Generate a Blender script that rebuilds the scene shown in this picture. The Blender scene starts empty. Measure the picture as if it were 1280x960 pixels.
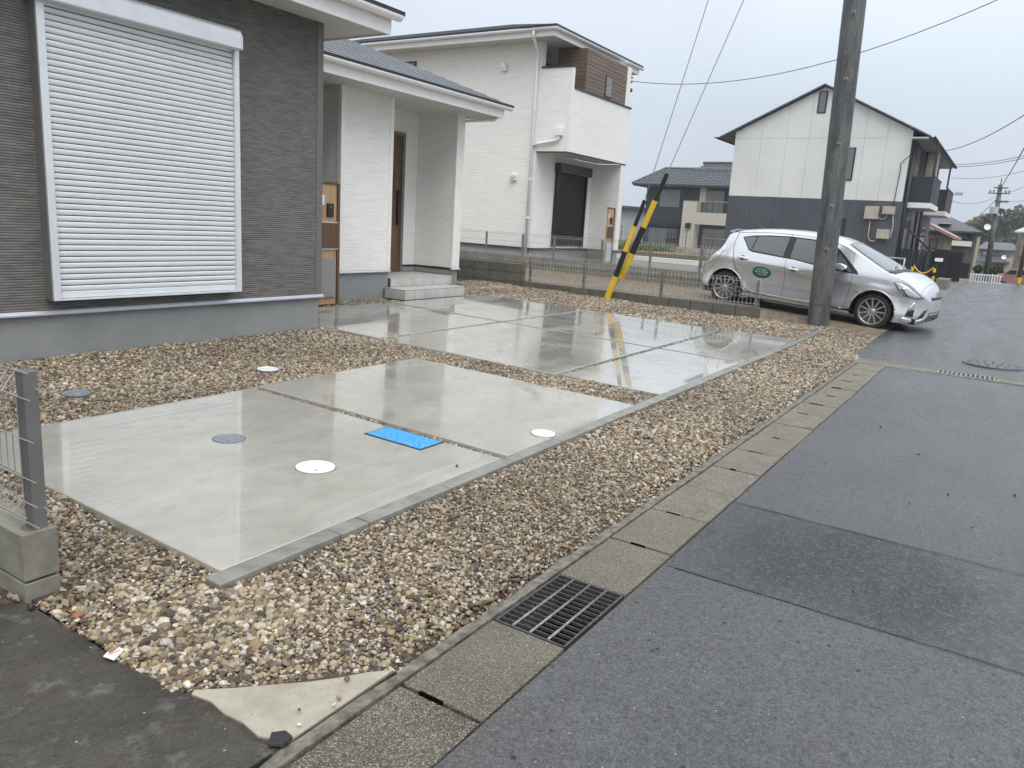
import bpy, bmesh, math, random
import numpy as np
from mathutils import Vector, Matrix
from mathutils.geometry import delaunay_2d_cdt

# ------------------------------------------------------------------ camera, sky, sun, exposure
scene = bpy.context.scene
col = scene.collection
R = math.radians
PITCH, ROLL, YAW, EYE = R(12.06), R(3.58), R(32.3), 1.5
fwd = Vector((math.cos(YAW) * math.cos(PITCH), math.sin(YAW) * math.cos(PITCH), -math.sin(PITCH)))
rgt0 = Vector((math.sin(YAW), -math.cos(YAW), 0)); up0 = rgt0.cross(fwd)
rgt = rgt0 * math.cos(ROLL) + up0 * math.sin(ROLL); upv = up0 * math.cos(ROLL) - rgt0 * math.sin(ROLL)
cam = bpy.data.objects.new('camera', bpy.data.cameras.new('camera')); col.objects.link(cam)
cam.matrix_world = Matrix(((rgt.x, upv.x, -fwd.x, 0), (rgt.y, upv.y, -fwd.y, 0), (rgt.z, upv.z, -fwd.z, EYE), (0, 0, 0, 1)))
cam.data.sensor_width = 36; cam.data.lens = 36 * 955 / 1280
cam.data.clip_start = .05; cam.data.clip_end = 3000
scene.camera = cam

SUN_EL, SUN_AZ = R(58), R(-128)          # direction towards the sun, azimuth from +X
world = bpy.data.worlds.new('World'); scene.world = world; world.use_nodes = True
wn = world.node_tree; wn.nodes.clear()
def wnode(t, **k):
    n = wn.nodes.new(t)
    for a, b in k.items(): setattr(n, a, b)
    return n
wo = wnode('ShaderNodeOutputWorld'); bg = wnode('ShaderNodeBackground'); bg.inputs[1].default_value = .1
sky = wnode('ShaderNodeTexSky', sky_type='NISHITA', sun_disc=False, sun_elevation=SUN_EL, sun_rotation=math.pi / 2 - SUN_AZ, air_density=1.5, dust_density=6, ozone_density=1)
tc = wnode('ShaderNodeTexCoord'); sep = wnode('ShaderNodeSeparateXYZ')
ramp = wnode('ShaderNodeValToRGB')      # overcast deck: dim at the horizon, brighter overhead
e = ramp.color_ramp.elements
e[0].position = 0; e[0].color = (.50, .565, .645, 1); e[1].position = 1; e[1].color = (1.18, 1.22, 1.26, 1)
el = ramp.color_ramp.elements.new(.15); el.color = (.535, .60, .685, 1); el = ramp.color_ramp.elements.new(.42); el.color = (.80, .86, .93, 1)
cl = wnode('ShaderNodeTexNoise'); cl.inputs['Scale'].default_value = 2.2; cl.inputs['Detail'].default_value = 5
clm = wnode('ShaderNodeMapRange'); clm.inputs[1].default_value = .3; clm.inputs[2].default_value = .7; clm.inputs[3].default_value = 8.0; clm.inputs[4].default_value = 9.7
mul = wnode('ShaderNodeVectorMath', operation='SCALE'); mixw = wnode('ShaderNodeMix', data_type='RGBA'); mixw.inputs[0].default_value = .90
L = wn.links.new
L(tc.outputs['Generated'], sep.inputs[0]); L(sep.outputs[2], ramp.inputs[0]); L(tc.outputs['Generated'], cl.inputs['Vector']); L(cl.outputs[0], clm.inputs[0])
L(ramp.outputs[0], mul.inputs[0]); L(clm.outputs[0], mul.inputs['Scale']); L(sky.outputs[0], mixw.inputs[6]); L(mul.outputs[0], mixw.inputs[7])
L(mixw.outputs[2], bg.inputs[0]); L(bg.outputs[0], wo.inputs[0])
sund = bpy.data.lights.new('sun', 'SUN'); sund.energy = 1.35; sund.angle = R(45); sund.color = (1, .97, .93)
sun = bpy.data.objects.new('sun', sund); col.objects.link(sun)
sd = Vector((math.cos(SUN_AZ) * math.cos(SUN_EL), math.sin(SUN_AZ) * math.cos(SUN_EL), math.sin(SUN_EL)))
sun.rotation_euler = sd.to_track_quat('Z', 'Y').to_euler(); sun.location = (0, 0, 30)
vs = scene.view_settings; vs.view_transform = 'Standard'; vs.look = 'None'; vs.exposure = .62; vs.gamma = 1; vs.use_curve_mapping = False

rng = random.Random(7); nr = np.random.default_rng(11)

# ------------------------------------------------------------------ materials
class NT:
    def __init__(s, name):
        s.m = bpy.data.materials.new(name); s.m.use_nodes = True; s.t = s.m.node_tree
        s.b = s.t.nodes['Principled BSDF']; s._p = None
    def n(s, t, **k):
        x = s.t.nodes.new(t)
        for a, b in k.items(): setattr(x, a, b)
        return x
    def l(s, a, b): s.t.links.new(a, b)
    def pos(s):
        if not s._p: s._p = s.n('ShaderNodeNewGeometry').outputs['Position']
        return s._p
    def mapped(s, scale, off=(0, 0, 0)):
        m = s.n('ShaderNodeMapping'); m.inputs['Scale'].default_value = scale; m.inputs['Location'].default_value = off
        s.l(s.pos(), m.inputs[0]); return m.outputs[0]
    def noise(s, scale, detail=4, rough=.5, vec=None, w=0):
        x = s.n('ShaderNodeTexNoise'); x.inputs['Scale'].default_value = scale; x.inputs['Detail'].default_value = detail; x.inputs['Roughness'].default_value = rough
        s.l(vec or s.pos(), x.inputs['Vector']); return x.outputs[0]
    def voro(s, scale, feature='F1', out=0, vec=None):
        x = s.n('ShaderNodeTexVoronoi'); x.feature = feature; x.inputs['Scale'].default_value = scale
        s.l(vec or s.pos(), x.inputs['Vector']); return x.outputs[out]
    def rng(s, v, a, b, c, d):
        x = s.n('ShaderNodeMapRange'); x.interpolation_type = 'SMOOTHSTEP'
        for i, q in zip((1, 2, 3, 4), (a, b, c, d)): x.inputs[i].default_value = q
        s.l(v, x.inputs[0]); return x.outputs[0]
    def mix(s, f, a, b, mode='MIX'):
        x = s.n('ShaderNodeMix', data_type='RGBA', blend_type=mode)
        for sock, v in ((x.inputs[0], f), (x.inputs[6], a), (x.inputs[7], b)):
            if hasattr(v, 'is_linked'): s.l(v, sock)
            elif isinstance(v, (int, float)): sock.default_value = v
            else: sock.default_value = (*v, 1) if len(v) == 3 else v
        return x.outputs[2]
    def math(s, op, a, b=0):
        x = s.n('ShaderNodeMath', operation=op)
        for i, v in ((0, a), (1, b)):
            if hasattr(v, 'is_linked'): s.l(v, x.inputs[i])
            else: x.inputs[i].default_value = v
        return x.outputs[0]
    def bump(s, h, dist, strength=1):
        x = s.n('ShaderNodeBump'); x.inputs['Strength'].default_value = strength; x.inputs['Distance'].default_value = dist
        s.l(h, x.inputs['Height']); s.l(x.outputs[0], s.b.inputs['Normal'])
    def set(s, **k):
        for a, v in k.items():
            i = s.b.inputs[{'color': 'Base Color', 'rough': 'Roughness', 'metal': 'Metallic', 'spec': 'Specular IOR Level', 'coat': 'Coat Weight', 'coat_rough': 'Coat Roughness', 'trans': 'Transmission Weight', 'ior': 'IOR', 'alpha': 'Alpha'}[a]]
            if hasattr(v, 'is_linked'): s.l(v, i)
            elif isinstance(v, (int, float)): i.default_value = v
            else: i.default_value = (*v, 1)
        return s

def plain(name, c, rough=.5, metal=0, var=.12, scale=6, bump=.0008, coat=0, bscale=60, stretch=None):
    t = NT(name); vec = t.mapped(stretch) if stretch else None
    n = t.noise(scale, 5, .6, vec); lo = tuple(x * (1 - var) for x in c); hi = tuple(min(1, x * (1 + var)) for x in c)
    t.set(color=t.mix(t.rng(n, .3, .7, 0, 1), lo, hi), metal=metal, coat=coat, rough=t.rng(t.noise(scale * 2.3, 3), .3, .7, rough * .85, min(1, rough * 1.15)))
    if bump: t.bump(t.noise(bscale, 3, .6, vec), bump, .7)
    return t.m

def m_slab():
    t = NT('wet_concrete')
    big = t.noise(.9, 5, .6, t.mapped((1, 1.8, 1))); mid = t.noise(7, 6, .65); fine = t.noise(160, 3, .7)
    c = t.mix(t.rng(big, .3, .7, 0, 1), (.325, .315, .278), (.42, .41, .37))
    c = t.mix(t.rng(mid, .35, .75, 0, .45), c, (.25, .24, .21)); c = t.mix(t.rng(fine, .35, .7, 0, .22), c, (.46, .45, .42))
    sw = t.noise(14, 4, .6, t.mapped((.55, 3.2, 1)))               # trowel sweeps
    c = t.mix(t.rng(sw, .52, .72, 0, .22), c, (.24, .235, .215))
    film = t.rng(t.noise(1.1, 7, .68, t.mapped((1, 1.5, 1), (3.1, 0, 0))), .36, .56, 0, 1)
    sp3 = t.n('ShaderNodeSeparateXYZ'); t.l(t.pos(), sp3.inputs[0]); low = t.rng(t.math('ADD', sp3.outputs[1], t.math('MULTIPLY', t.noise(2.6, 6, .7, t.mapped((1, 2.2, 1))), .9)), 3.28, 3.06, 0, 1); film = t.math('MAXIMUM', film, low)   # water stands at the low edge
    t.set(color=c, rough=t.math('ADD', t.math('MULTIPLY', film, -.10), t.rng(mid, .3, .75, .17, .30)), spec=.5, coat=t.math('ADD', t.math('MULTIPLY', film, .55), .45), coat_rough=t.math('ADD', t.math('MULTIPLY', film, -.055), .075))
    h = t.math('ADD', t.math('MULTIPLY', t.noise(20, 3, .55), .9), t.math('MULTIPLY', fine, .06))
    t.bump(h, .0011, .6)
    return t.m
def m_asphalt(name, lo, hi, rough, grain=1.0, damp=None):
    t = NT(name)
    big = t.noise(.55, 6, .62); v = t.voro(330, 'F1', 1); fine = t.noise(320, 2, .6); streak = t.noise(1.6, 5, .6, t.mapped((.45, 2.2, 1)))
    c = t.mix(t.rng(big, .3, .7, 0, 1), lo, hi)
    if damp:                                                    # an oil-dark stain with a ragged edge
        dv = t.n('ShaderNodeVectorMath', operation='DISTANCE'); dv.inputs[1].default_value = damp; t.l(t.mapped((1, 1, 0)), dv.inputs[0])
        dm = t.rng(t.math('ADD', dv.outputs['Value'], t.math('MULTIPLY', t.noise(4.5, 8, .78), .95)), 1.30, .80, 0, 1); c = t.mix(t.math('MULTIPLY', dm, .8), c, (.010, .010, .011))
    sepc = t.n('ShaderNodeSeparateColor'); t.l(v, sepc.inputs[0])
    c = t.mix(t.rng(sepc.outputs[0], .90, 1.0, 0, .55 * grain), c, (.22, .215, .205)); c = t.mix(t.rng(sepc.outputs[1], .55, .95, 0, .6), c, (.022, .022, .023))
    grit = t.noise(125, 2, .75); c = t.mix(t.rng(grit, .56, .72, 0, .55), c, (.15, .152, .156)); c = t.mix(t.rng(grit, .44, .28, 0, .75), c, (.014, .014, .015))
    mid2 = t.noise(52, 2, .75); c = t.mix(t.rng(mid2, .54, .70, 0, .42), c, (.15, .152, .157)); c = t.mix(t.rng(mid2, .45, .30, 0, .62), c, (.018, .018, .02))
    dots = t.voro(8.5, 'F1', 0); c = t.mix(t.rng(dots, .09, .06, 0, .9), c, (.006, .006, .006)); wd = t.voro(19, 'F1', 0, t.mapped((1, 1, 1), (5, 3, 0))); c = t.mix(t.rng(wd, .07, .045, 0, .6 * grain), c, (.38, .38, .36))
    blot = t.noise(21, 3, .7); c = t.mix(t.rng(blot, .50, .72, 0, .30), c, (.13, .132, .138)); c = t.mix(t.rng(blot, .45, .30, 0, .35), c, (.025, .025, .027))
    wet = t.rng(streak, .42, .6, 0, 1)
    if damp: wet = t.math('SUBTRACT', wet, t.math('MULTIPLY', dm, 1.2))
    t.set(color=c, rough=t.math('ADD', t.math('MULTIPLY', wet, -.13), rough), spec=.5)
    h = t.math('ADD', t.math('MULTIPLY', t.voro(240), .7), t.math('MULTIPLY', fine, .35)); t.bump(h, .0022 * grain, .8)
    return t.m
def m_aggregate(name, a, b, dark=.6):
    t = NT(name); v = t.voro(300, 'F1', 1); s = t.n('ShaderNodeSeparateColor'); t.l(v, s.inputs[0]); big = t.noise(2.2, 6, .65)
    sx = t.n('ShaderNodeSeparateXYZ'); t.l(t.pos(), sx.inputs[0]); c = t.mix(t.rng(big, .3, .7, 0, 1), a, b); c = t.mix(t.rng(sx.outputs[0], 2.0, 4.5, 0, .75), c, t.mix(t.rng(t.noise(6, 6, .7), .35, .65, 0, 1), (.14, .128, .10), (.26, .238, .19))); c = t.mix(t.rng(s.outputs[0], .55, .95, 0, .7), c, (.42, .375, .275)); c = t.mix(t.rng(s.outputs[1], .4, .85, 0, dark), c, (.035, .03, .024))
    oi = t.n('ShaderNodeObjectInfo'); c = t.mix(t.rng(oi.outputs['Random'], 0, 1, 0, .35), c, (.14, .125, .095))
    t.set(color=c, rough=t.rng(big, .3, .7, .42, .62)); t.bump(t.math('ADD', t.voro(150), t.noise(300, 2)), .003, .9)
    return t.m
def m_siding(name, c, pitch=.0215, depth=.004, var=.10, rough=.55, jl=2.4):
    t = NT(name); s = t.n('ShaderNodeSeparateXYZ'); t.l(t.pos(), s.inputs[0])
    u = t.math('ADD', s.outputs[0], s.outputs[1]); row = t.math('DIVIDE', s.outputs[2], pitch)
    fr = t.math('FRACT', row); fl = t.math('FLOOR', row)
    comb = t.n('ShaderNodeCombineXYZ'); t.l(t.math('MULTIPLY', u, jl), comb.inputs[0]); t.l(t.math('MULTIPLY', fl, 7.31), comb.inputs[1])
    nz = t.noise(1.0, 2, .5, comb.outputs[0])
    edge = t.math('MULTIPLY', t.rng(fr, 0, .22, 0, 1), t.rng(fr, .62, 1, 1, .35))
    h = t.math('ADD', t.math('MULTIPLY', edge, .75), t.math('MULTIPLY', nz, 1.2)); t.bump(h, depth, 1)
    cc = t.mix(t.rng(nz, .3, .7, 0, 1), tuple(x * (1 - var) for x in c), tuple(min(1, x * (1 + var)) for x in c))
    cc = t.mix(t.rng(t.noise(.5, 3), .3, .7, 0, .12), cc, tuple(x * .7 for x in c))
    t.set(color=cc, rough=rough); return t.m
def m_wood(name, a, b, axis=2, scale=14):
    t = NT(name); st = [scale, scale, scale]; st[axis] = .9; g = t.noise(1.4, 6, .65, t.mapped(tuple(st)))
    t.set(color=t.mix(t.rng(g, .3, .7, 0, 1), a, b), rough=.45); t.bump(g, .001, .6); return t.m
def m_block(name, c, dk):
    t = NT(name); oi = t.n('ShaderNodeObjectInfo'); n = t.noise(5, 5, .6)
    k = t.mix(t.rng(n, .3, .7, 0, 1), tuple(x * .85 for x in c), tuple(x * 1.12 for x in c)); k = t.mix(t.rng(oi.outputs['Random'], 0, 1, 0, .38), k, dk)
    t.set(color=k, rough=.65); t.bump(t.noise(90, 3, .6), .003, .7); return t.m
def m_stone():
    t = NT('gravel_stone'); at = t.n('ShaderNodeAttribute', attribute_type='INSTANCER', attribute_name='col')
    tcn = t.n('ShaderNodeTexCoord'); x = t.noise(2.6, 4, .6, tcn.outputs['Object'])
    c = t.mix(t.rng(x, .3, .7, 0, .4), at.outputs['Color'], (.07, .05, .035))
    t.set(color=c, rough=t.rng(t.noise(30, 2), .3, .7, .28, .55)); t.bump(x, .15, .4); return t.m

M = dict(
    slab=m_slab(), asphalt=m_asphalt('asphalt', (.058, .059, .062), (.094, .095, .099), .38), patch=m_asphalt('asphalt_patch', (.020, .021, .0235), (.050, .052, .057), .34, .40, (3.70, .42, 0)),
    old_asphalt=m_asphalt('coarse_asphalt', (.060, .061, .061), (.090, .091, .091), .47, 1.25),
    cover=m_aggregate('aggregate_concrete', (.060, .053, .040), (.14, .125, .095), .9), kerbstrip=plain('gutter_wall', (.135, .126, .102), .62, var=.5, scale=19, bump=.008),
    edging=plain('edging_concrete', (.205, .20, .18), .34, var=.22, scale=9, bump=.001),
    dirty=None, tri=None, bed=plain('gravel_bed', (.05, .037, .026), .8, var=.4, scale=25, bump=.006),
    greysiding=m_siding('grey_siding', (.145, .139, .129), depth=.013, var=.24, jl=5.5), whitesiding=m_siding('white_siding', (.81, .805, .775), pitch=.026, var=.05, depth=.007),
    whitesiding2=m_siding('white_siding_fine', (.80, .79, .75), pitch=.045, var=.035, depth=.005),
    trimgrey=plain('grey_corner_trim', (.14, .135, .128), .5, var=.05), trimwhite=plain('white_trim', (.76, .75, .72), .45, var=.04),
    mortar=plain('foundation_mortar', (.24, .247, .248), .7, var=.07, scale=3, bump=.0015, bscale=150), flash=plain('aluminium_flashing', (.50, .52, .56), .32, .75, var=.06),
    alu=plain('satin_aluminium', (.72, .74, .77), .34, .35, var=.04, bump=.0002), shutter=plain('shutter_white', (.70, .725, .74), .33, .12, var=.03, bump=.0002),
    soffit=plain('soffit_board', (.56, .555, .53), .6, var=.04), fascia=plain('fascia_white', (.80, .80, .79), .4, var=.03), gutterw=plain('gutter_white', (.82, .82, .82), .3, var=.02),
    slate=plain('slate_roof', (.075, .082, .097), .42, var=.25, scale=5, bump=.002), slate2=plain('slate_roof_wet', (.10, .108, .125), .3, var=.22, scale=4, bump=.002), black=plain('black_trim', (.012, .012, .013), .35, var=.1),
    door=m_wood('door_wood', (.075, .04, .018), (.16, .088, .04)), lightwood=m_wood('light_wood', (.36, .225, .115), (.52, .35, .19), 2, 26), darkwood=m_wood('brown_wood', (.065, .036, .02), (.145, .082, .045), 2, 34), deckwood=m_wood('clad_wood', (.10, .065, .048), (.175, .12, .09), 0, 20),
    tile=plain('porch_tile', (.47, .47, .45), .4, var=.10, scale=4), grout=plain('tile_grout', (.09, .09, .085), .8),
    block=m_block('concrete_block', (.20, .19, .155), (.12, .115, .09)), blockdk=m_block('concrete_block_damp', (.125, .12, .098), (.075, .07, .055)), mortarj=plain('block_mortar', (.13, .125, .105), .8), jointdk=plain('dark_joint', (.035, .033, .028), .8), shade=NT('shade_black').set(color=(.004, .004, .004), rough=1.0, spec=0).m,  # the matte near-black carries the shade of slots and channels in its colour
    blocknear=plain('concrete_block_near', (.21, .20, .165), .62, var=.2, scale=9, bump=.0025, bscale=130),
    wire=plain('galvanised_wire', (.40, .40, .385), .42, .4, var=.1), post=plain('fence_post', (.20, .20, .195), .4, .45, var=.08),
    carglass=NT('tinted_glass').set(color=(.085, .10, .097), rough=.05, spec=.8, coat=.6).m, glass=NT('dark_glass').set(color=(.018, .022, .024), rough=.04, spec=.9, coat=1).m, glasslt=NT('curtained_glass').set(color=(.13, .14, .14), rough=.07, coat=.6).m,
    blackshut=plain('black_shutter', (.016, .016, .018), .4, var=.1), pvc=plain('white_pipe', (.78, .78, .78), .3, var=.03), plastic=plain('black_plastic', (.012, .012, .013), .4),
    yellow=plain('yellow_plastic', (.72, .47, .03), .34, var=.06), blackpl=plain('black_band', (.014, .014, .015), .36), cable=plain('cable_black', (.03, .03, .032), .5), steelwire=plain('steel_wire', (.25, .26, .27), .4, .6),
    iron=plain('cast_iron', (.105, .105, .105), .42, .3, var=.25, scale=30), galv=plain('galvanised_bar', (.30, .305, .30), .4, .5, var=.18, scale=40), grate=plain('grate_steel', (.07, .07, .07), .5, .2, var=.3, scale=40), rod=plain('grate_rod', (.20, .20, .195), .4, .4, var=.3, scale=40), pit=plain('pit_concrete', (.05, .047, .04), .8),
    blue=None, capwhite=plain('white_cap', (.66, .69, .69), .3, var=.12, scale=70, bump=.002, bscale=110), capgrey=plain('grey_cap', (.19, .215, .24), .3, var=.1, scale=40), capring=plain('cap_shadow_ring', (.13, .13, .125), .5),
    silver=None, tyre=plain('tyre_rubber', (.018, .018, .019), .62, var=.15), rim=plain('alloy_rim', (.50, .495, .48), .32, .8, var=.1), rimdark=plain('brake_dark', (.02, .02, .02), .5), carblack=plain('car_trim', (.012, .012, .013), .3), chrome=plain('chrome', (.8, .81, .82), .12, 1, bump=0), lampglass=NT('lamp_glass').set(color=(.72, .75, .78), rough=.06, metal=.35, coat=1).m,
    redlamp=NT('red_lamp').set(color=(.45, .03, .03), rough=.1, coat=1).m, green=plain('green_sticker', (.012, .13, .07), .35), white=plain('white_paint', (.8, .8, .8), .4),
    apw=plain('apartment_white', (.66, .665, .64), .6, var=.05, scale=.8), apd=plain('apartment_dark', (.072, .077, .09), .5, var=.12, scale=.8), apseam=plain('panel_joint', (.20, .205, .21), .7),
    darkwall=plain('navy_wall', (.024, .028, .037), .6, var=.1), cream=plain('cream_wall', (.47, .445, .37), .6, var=.06), rooftile=plain('glazed_tile', (.085, .092, .105), .16, var=.25, scale=8), greywall=plain('pale_grey_wall', (.42, .45, .48), .6, var=.05),
    brown=plain('brown_wall', (.13, .115, .10), .6, var=.12), tan=plain('tan_wall', (.24, .19, .13), .6, var=.12), redtile=plain('faded_red_tile', (.34, .22, .19), .5, var=.2), beige=plain('beige_wall', (.42, .38, .31), .6),
    pink=plain('dull_red_paint', (.30, .175, .165), .35, .1, coat=.3), earth=plain('damp_earth', (.16, .125, .085), .75, var=.35, scale=7, bump=.02, bscale=30), greygravel=plain('grey_gravel', (.17, .165, .155), .75, var=.35, scale=30, bump=.02, bscale=80),
    grass=None, bark=plain('bark', (.09, .07, .055), .85, var=.3), poleconc=None, paper=plain('paper', (.75, .76, .8), .6), redink=plain('red_print', (.6, .08, .06), .5), bark2=plain('grey_bark', (.15, .13, .11), .85))
def _dirty():
    t = NT('old_stained_concrete'); a = t.noise(1.7, 7, .7); b = t.noise(9, 6, .7); c3 = t.noise(38, 5, .7)
    c = t.mix(t.rng(a, .32, .68, 0, 1), (.024, .021, .017), (.068, .064, .053)); c = t.mix(t.rng(b, .52, .68, 0, .65), c, (.15, .14, .115)); c = t.mix(t.rng(c3, .50, .70, 0, .7), c, (.022, .020, .016)); c = t.mix(t.rng(t.noise(4.2, 5, .7), .50, .66, 0, .6), c, (.055, .034, .022))
    g5 = t.noise(95, 4, .75); c = t.mix(t.rng(g5, .55, .72, 0, .5), c, (.13, .12, .10)); c = t.mix(t.rng(g5, .45, .3, 0, .6), c, (.02, .018, .014)); c = t.mix(t.rng(t.voro(15), .07, .04, 0, .7), c, (.4, .38, .33))
    t.set(color=c, rough=t.rng(b, .3, .7, .38, .62)); t.bump(t.math('ADD', c3, t.noise(150, 3)), .006, .9); return t.m
def _tri():
    t = NT('pale_mortar'); a = t.noise(5, 6, .7); c = t.mix(t.rng(a, .3, .7, 0, 1), (.27, .245, .19), (.38, .355, .29)); c = t.mix(t.rng(t.noise(120, 3), .62, .75, 0, .5), c, (.1, .08, .06))
    t.set(color=c, rough=.6); t.bump(t.noise(70, 5, .7), .003, .8); return t.m
def _blue():
    t = NT('blue_plastic'); v = t.voro(30, 'DISTANCE_TO_EDGE', 0); n = t.noise(75, 3, .7); c = t.mix(t.rng(n, .4, .75, 0, .55), (.015, .31, .74), (.24, .60, .88))
    t.set(color=c, rough=.3); t.bump(t.rng(v, 0, .12, 0, 1), .004, 1); return t.m
def _silver():
    t = NT('silver_paint'); n = t.voro(900, 'F1', 1); s = t.n('ShaderNodeSeparateColor'); t.l(n, s.inputs[0])
    t.set(color=t.mix(t.rng(s.outputs[0], 0, 1, 0, .5), (.66, .675, .695), (.78, .795, .81)), rough=.22, metal=.66, coat=1, coat_rough=.04); return t.m
def _pole():
    t = NT('weathered_pole_concrete'); a = t.noise(3, 6, .7, t.mapped((2.5, 2.5, .5))); b = t.noise(22, 5, .7)
    c = t.mix(t.rng(a, .35, .65, 0, 1), (.046, .049, .051), (.115, .118, .117)); c = t.mix(t.rng(b, .5, .75, 0, .6), c, (.20, .20, .195)); c = t.mix(t.rng(t.noise(12, 4, .7, t.mapped((3, 3, .25))), .5, .7, 0, .6), c, (.022, .024, .025))
    t.set(color=c, rough=t.rng(a, .3, .7, .4, .65)); t.bump(t.noise(60, 5, .7), .003, .8); return t.m
def _leaf(name, a, b):
    t = NT(name); n = t.noise(.35, 4, .6); oi = t.noise(6, 3)
    c = t.mix(t.rng(n, .3, .7, 0, 1), a, b); c = t.mix(t.rng(oi, .4, .7, 0, .5), c, tuple(x * .55 for x in a))
    t.set(color=c, rough=.6); return t.m
M['dirty'], M['tri'], M['blue'], M['silver'], M['poleconc'] = _dirty(), _tri(), _blue(), _silver(), _pole()
M['grass'] = _leaf('weed_leaf', (.05, .11, .025), (.11, .17, .04)); M['wood1'] = _leaf('evergreen_leaf', (.030, .050, .026), (.065, .085, .040)); M['wood2'] = _leaf('spring_leaf', (.16, .13, .07), (.24, .19, .10)); M['shrub'] = _leaf('shrub_leaf', (.05, .07, .02), (.12, .11, .03))

# ------------------------------------------------------------------ mesh helpers
ORG = {}
class MB:
    def __init__(s): s.v = []; s.f = []
    def add(s, vs, fs):
        o = len(s.v); s.v += [tuple(p) for p in vs]; s.f += [tuple(i + o for i in f) for f in fs]; return s
    def box(s, x0, x1, y0, y1, z0, z1):
        return s.add([(x0, y0, z0), (x1, y0, z0), (x1, y1, z0), (x0, y1, z0), (x0, y0, z1), (x1, y0, z1), (x1, y1, z1), (x0, y1, z1)],
                     [(0, 3, 2, 1), (4, 5, 6, 7), (0, 1, 5, 4), (1, 2, 6, 5), (2, 3, 7, 6), (3, 0, 4, 7)])
    def prism(s, poly, d, flip=False):      # poly: list of 3-D points, d: extrusion vector
        n = len(poly); P = [Vector(p) for p in poly]; D = Vector(d)
        return s.add([*P, *[p + D for p in P]], [tuple(range(n))[::-1], tuple(range(n, 2 * n))] + [(i, (i + 1) % n, n + (i + 1) % n, n + i) for i in range(n)])
    def tube(s, pts, r, n=8, cap=True):
        P = [Vector(p) for p in pts]; rs = r if isinstance(r, (list, tuple)) else [r] * len(P); V = []; F = []
        for i, p in enumerate(P):
            t = (P[min(i + 1, len(P) - 1)] - P[max(i - 1, 0)]).normalized(); a = t.orthogonal().normalized() if i == 0 else (a - t * a.dot(t)).normalized(); b = t.cross(a)
            V += [p + (a * math.cos(q) + b * math.sin(q)) * rs[i] for q in (2 * math.pi * k / n for k in range(n))]
        for i in range(len(P) - 1):
            for k in range(n): F.append((i * n + k, i * n + (k + 1) % n, (i + 1) * n + (k + 1) % n, (i + 1) * n + k))
        if cap: F += [tuple(range(n))[::-1], tuple(range((len(P) - 1) * n, len(P) * n))]
        return s.add(V, F)
    def lathe(s, prof, c, ax=(0, 0, 1), n=32):   # prof: (radius, height)
        A = Vector(ax).normalized(); u = A.orthogonal().normalized(); w = A.cross(u); C = Vector(c); V = []; F = []
        for r_, h in prof: V += [C + A * h + (u * math.cos(q) + w * math.sin(q)) * r_ for q in (2 * math.pi * k / n for k in range(n))]
        for i in range(len(prof) - 1):
            for k in range(n): F.append((i * n + k, i * n + (k + 1) % n, (i + 1) * n + (k + 1) % n, (i + 1) * n + k))
        if prof[0][0] > 1e-6: F.append(tuple(range(n))[::-1])
        if prof[-1][0] > 1e-6: F.append(tuple(range((len(prof) - 1) * n, len(prof) * n)))
        return s.add(V, F)
    def mesh(s, name, m, smooth=False):
        me = bpy.data.meshes.new(name); me.from_pydata([tuple(v) for v in s.v], [], s.f); me.materials.append(m if not isinstance(m, str) else M[m])
        if smooth: me.polygons.foreach_set('use_smooth', [True] * len(me.polygons))
        me.update(); return me
    def build(s, name, m, parent=None, bevel=0, smooth=False, seg=2):
        if parent is not None:
            o = ORG[parent.name]; s.v = [(a - o[0], b - o[1], c - o[2]) for a, b, c in s.v]
        ob = bpy.data.objects.new(name, s.mesh(name, m, smooth)); col.objects.link(ob)
        bm = bmesh.new(); bm.from_mesh(ob.data); bmesh.ops.recalc_face_normals(bm, faces=bm.faces)
        if bevel: bmesh.ops.bevel(bm, geom=bm.edges[:], offset=bevel, segments=seg, affect='EDGES', profile=.6, clamp_overlap=True)
        bm.to_mesh(ob.data); bm.free()
        if parent is not None: ob.parent = parent; ORG[ob.name] = ORG[parent.name]
        else: ORG[ob.name] = (0, 0, 0)
        return ob
def thing(name, loc, label=None, cat=None, group=None, kind=None):
    o = bpy.data.objects.new(name, None); col.objects.link(o); o.location = loc; o.empty_display_size = .1; ORG[o.name] = tuple(loc)
    return tag(o, label, cat, group, kind)
def tag(o, label=None, cat=None, group=None, kind=None):
    if label: o['label'] = label
    if cat: o['category'] = cat
    if group: o['group'] = group
    if kind: o['kind'] = kind
    return o
def box(name, m, parent, x0, x1, y0, y1, z0, z1, bevel=0): return MB().box(x0, x1, y0, y1, z0, z1).build(name, m, parent, bevel)
def piece(name, me, loc, parent, rot=(0, 0, 0), scale=None):
    ob = bpy.data.objects.new(name, me); col.objects.link(ob); o = ORG[parent.name]; ob.parent = parent
    ob.location = (loc[0] - o[0], loc[1] - o[1], loc[2] - o[2]); ob.rotation_euler = rot; ORG[ob.name] = o
    if scale: ob.scale = scale
    return ob
def bevmesh(name, m, sx, sy, sz, b, seg=2):
    bm = bmesh.new(); bmesh.ops.create_cube(bm, size=1, matrix=Matrix.Diagonal((sx, sy, sz, 1))); bmesh.ops.bevel(bm, geom=bm.edges[:], offset=b, segments=seg, affect='EDGES', profile=.6)
    me = bpy.data.meshes.new(name); bm.to_mesh(me); bm.free(); me.materials.append(M[m]); return me
def sm(t): t = min(1, max(0, t)); return t * t * (3 - 2 * t)
def zl(x, y): return .02 * (y - 1) + .035 * sm((x - 11.5) / 2.2)                      # the plot falls gently to the road
def zr(x): return .06 * sm((x - 10.9) / 3)                                            # the lane
def zd(x, y): return (.07 + .05 * (y - 1.6) if y < 4.6 else .22 + .014 * (y - 4.6)) if y > 1.6 else .07   # the neighbour's drive
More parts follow.
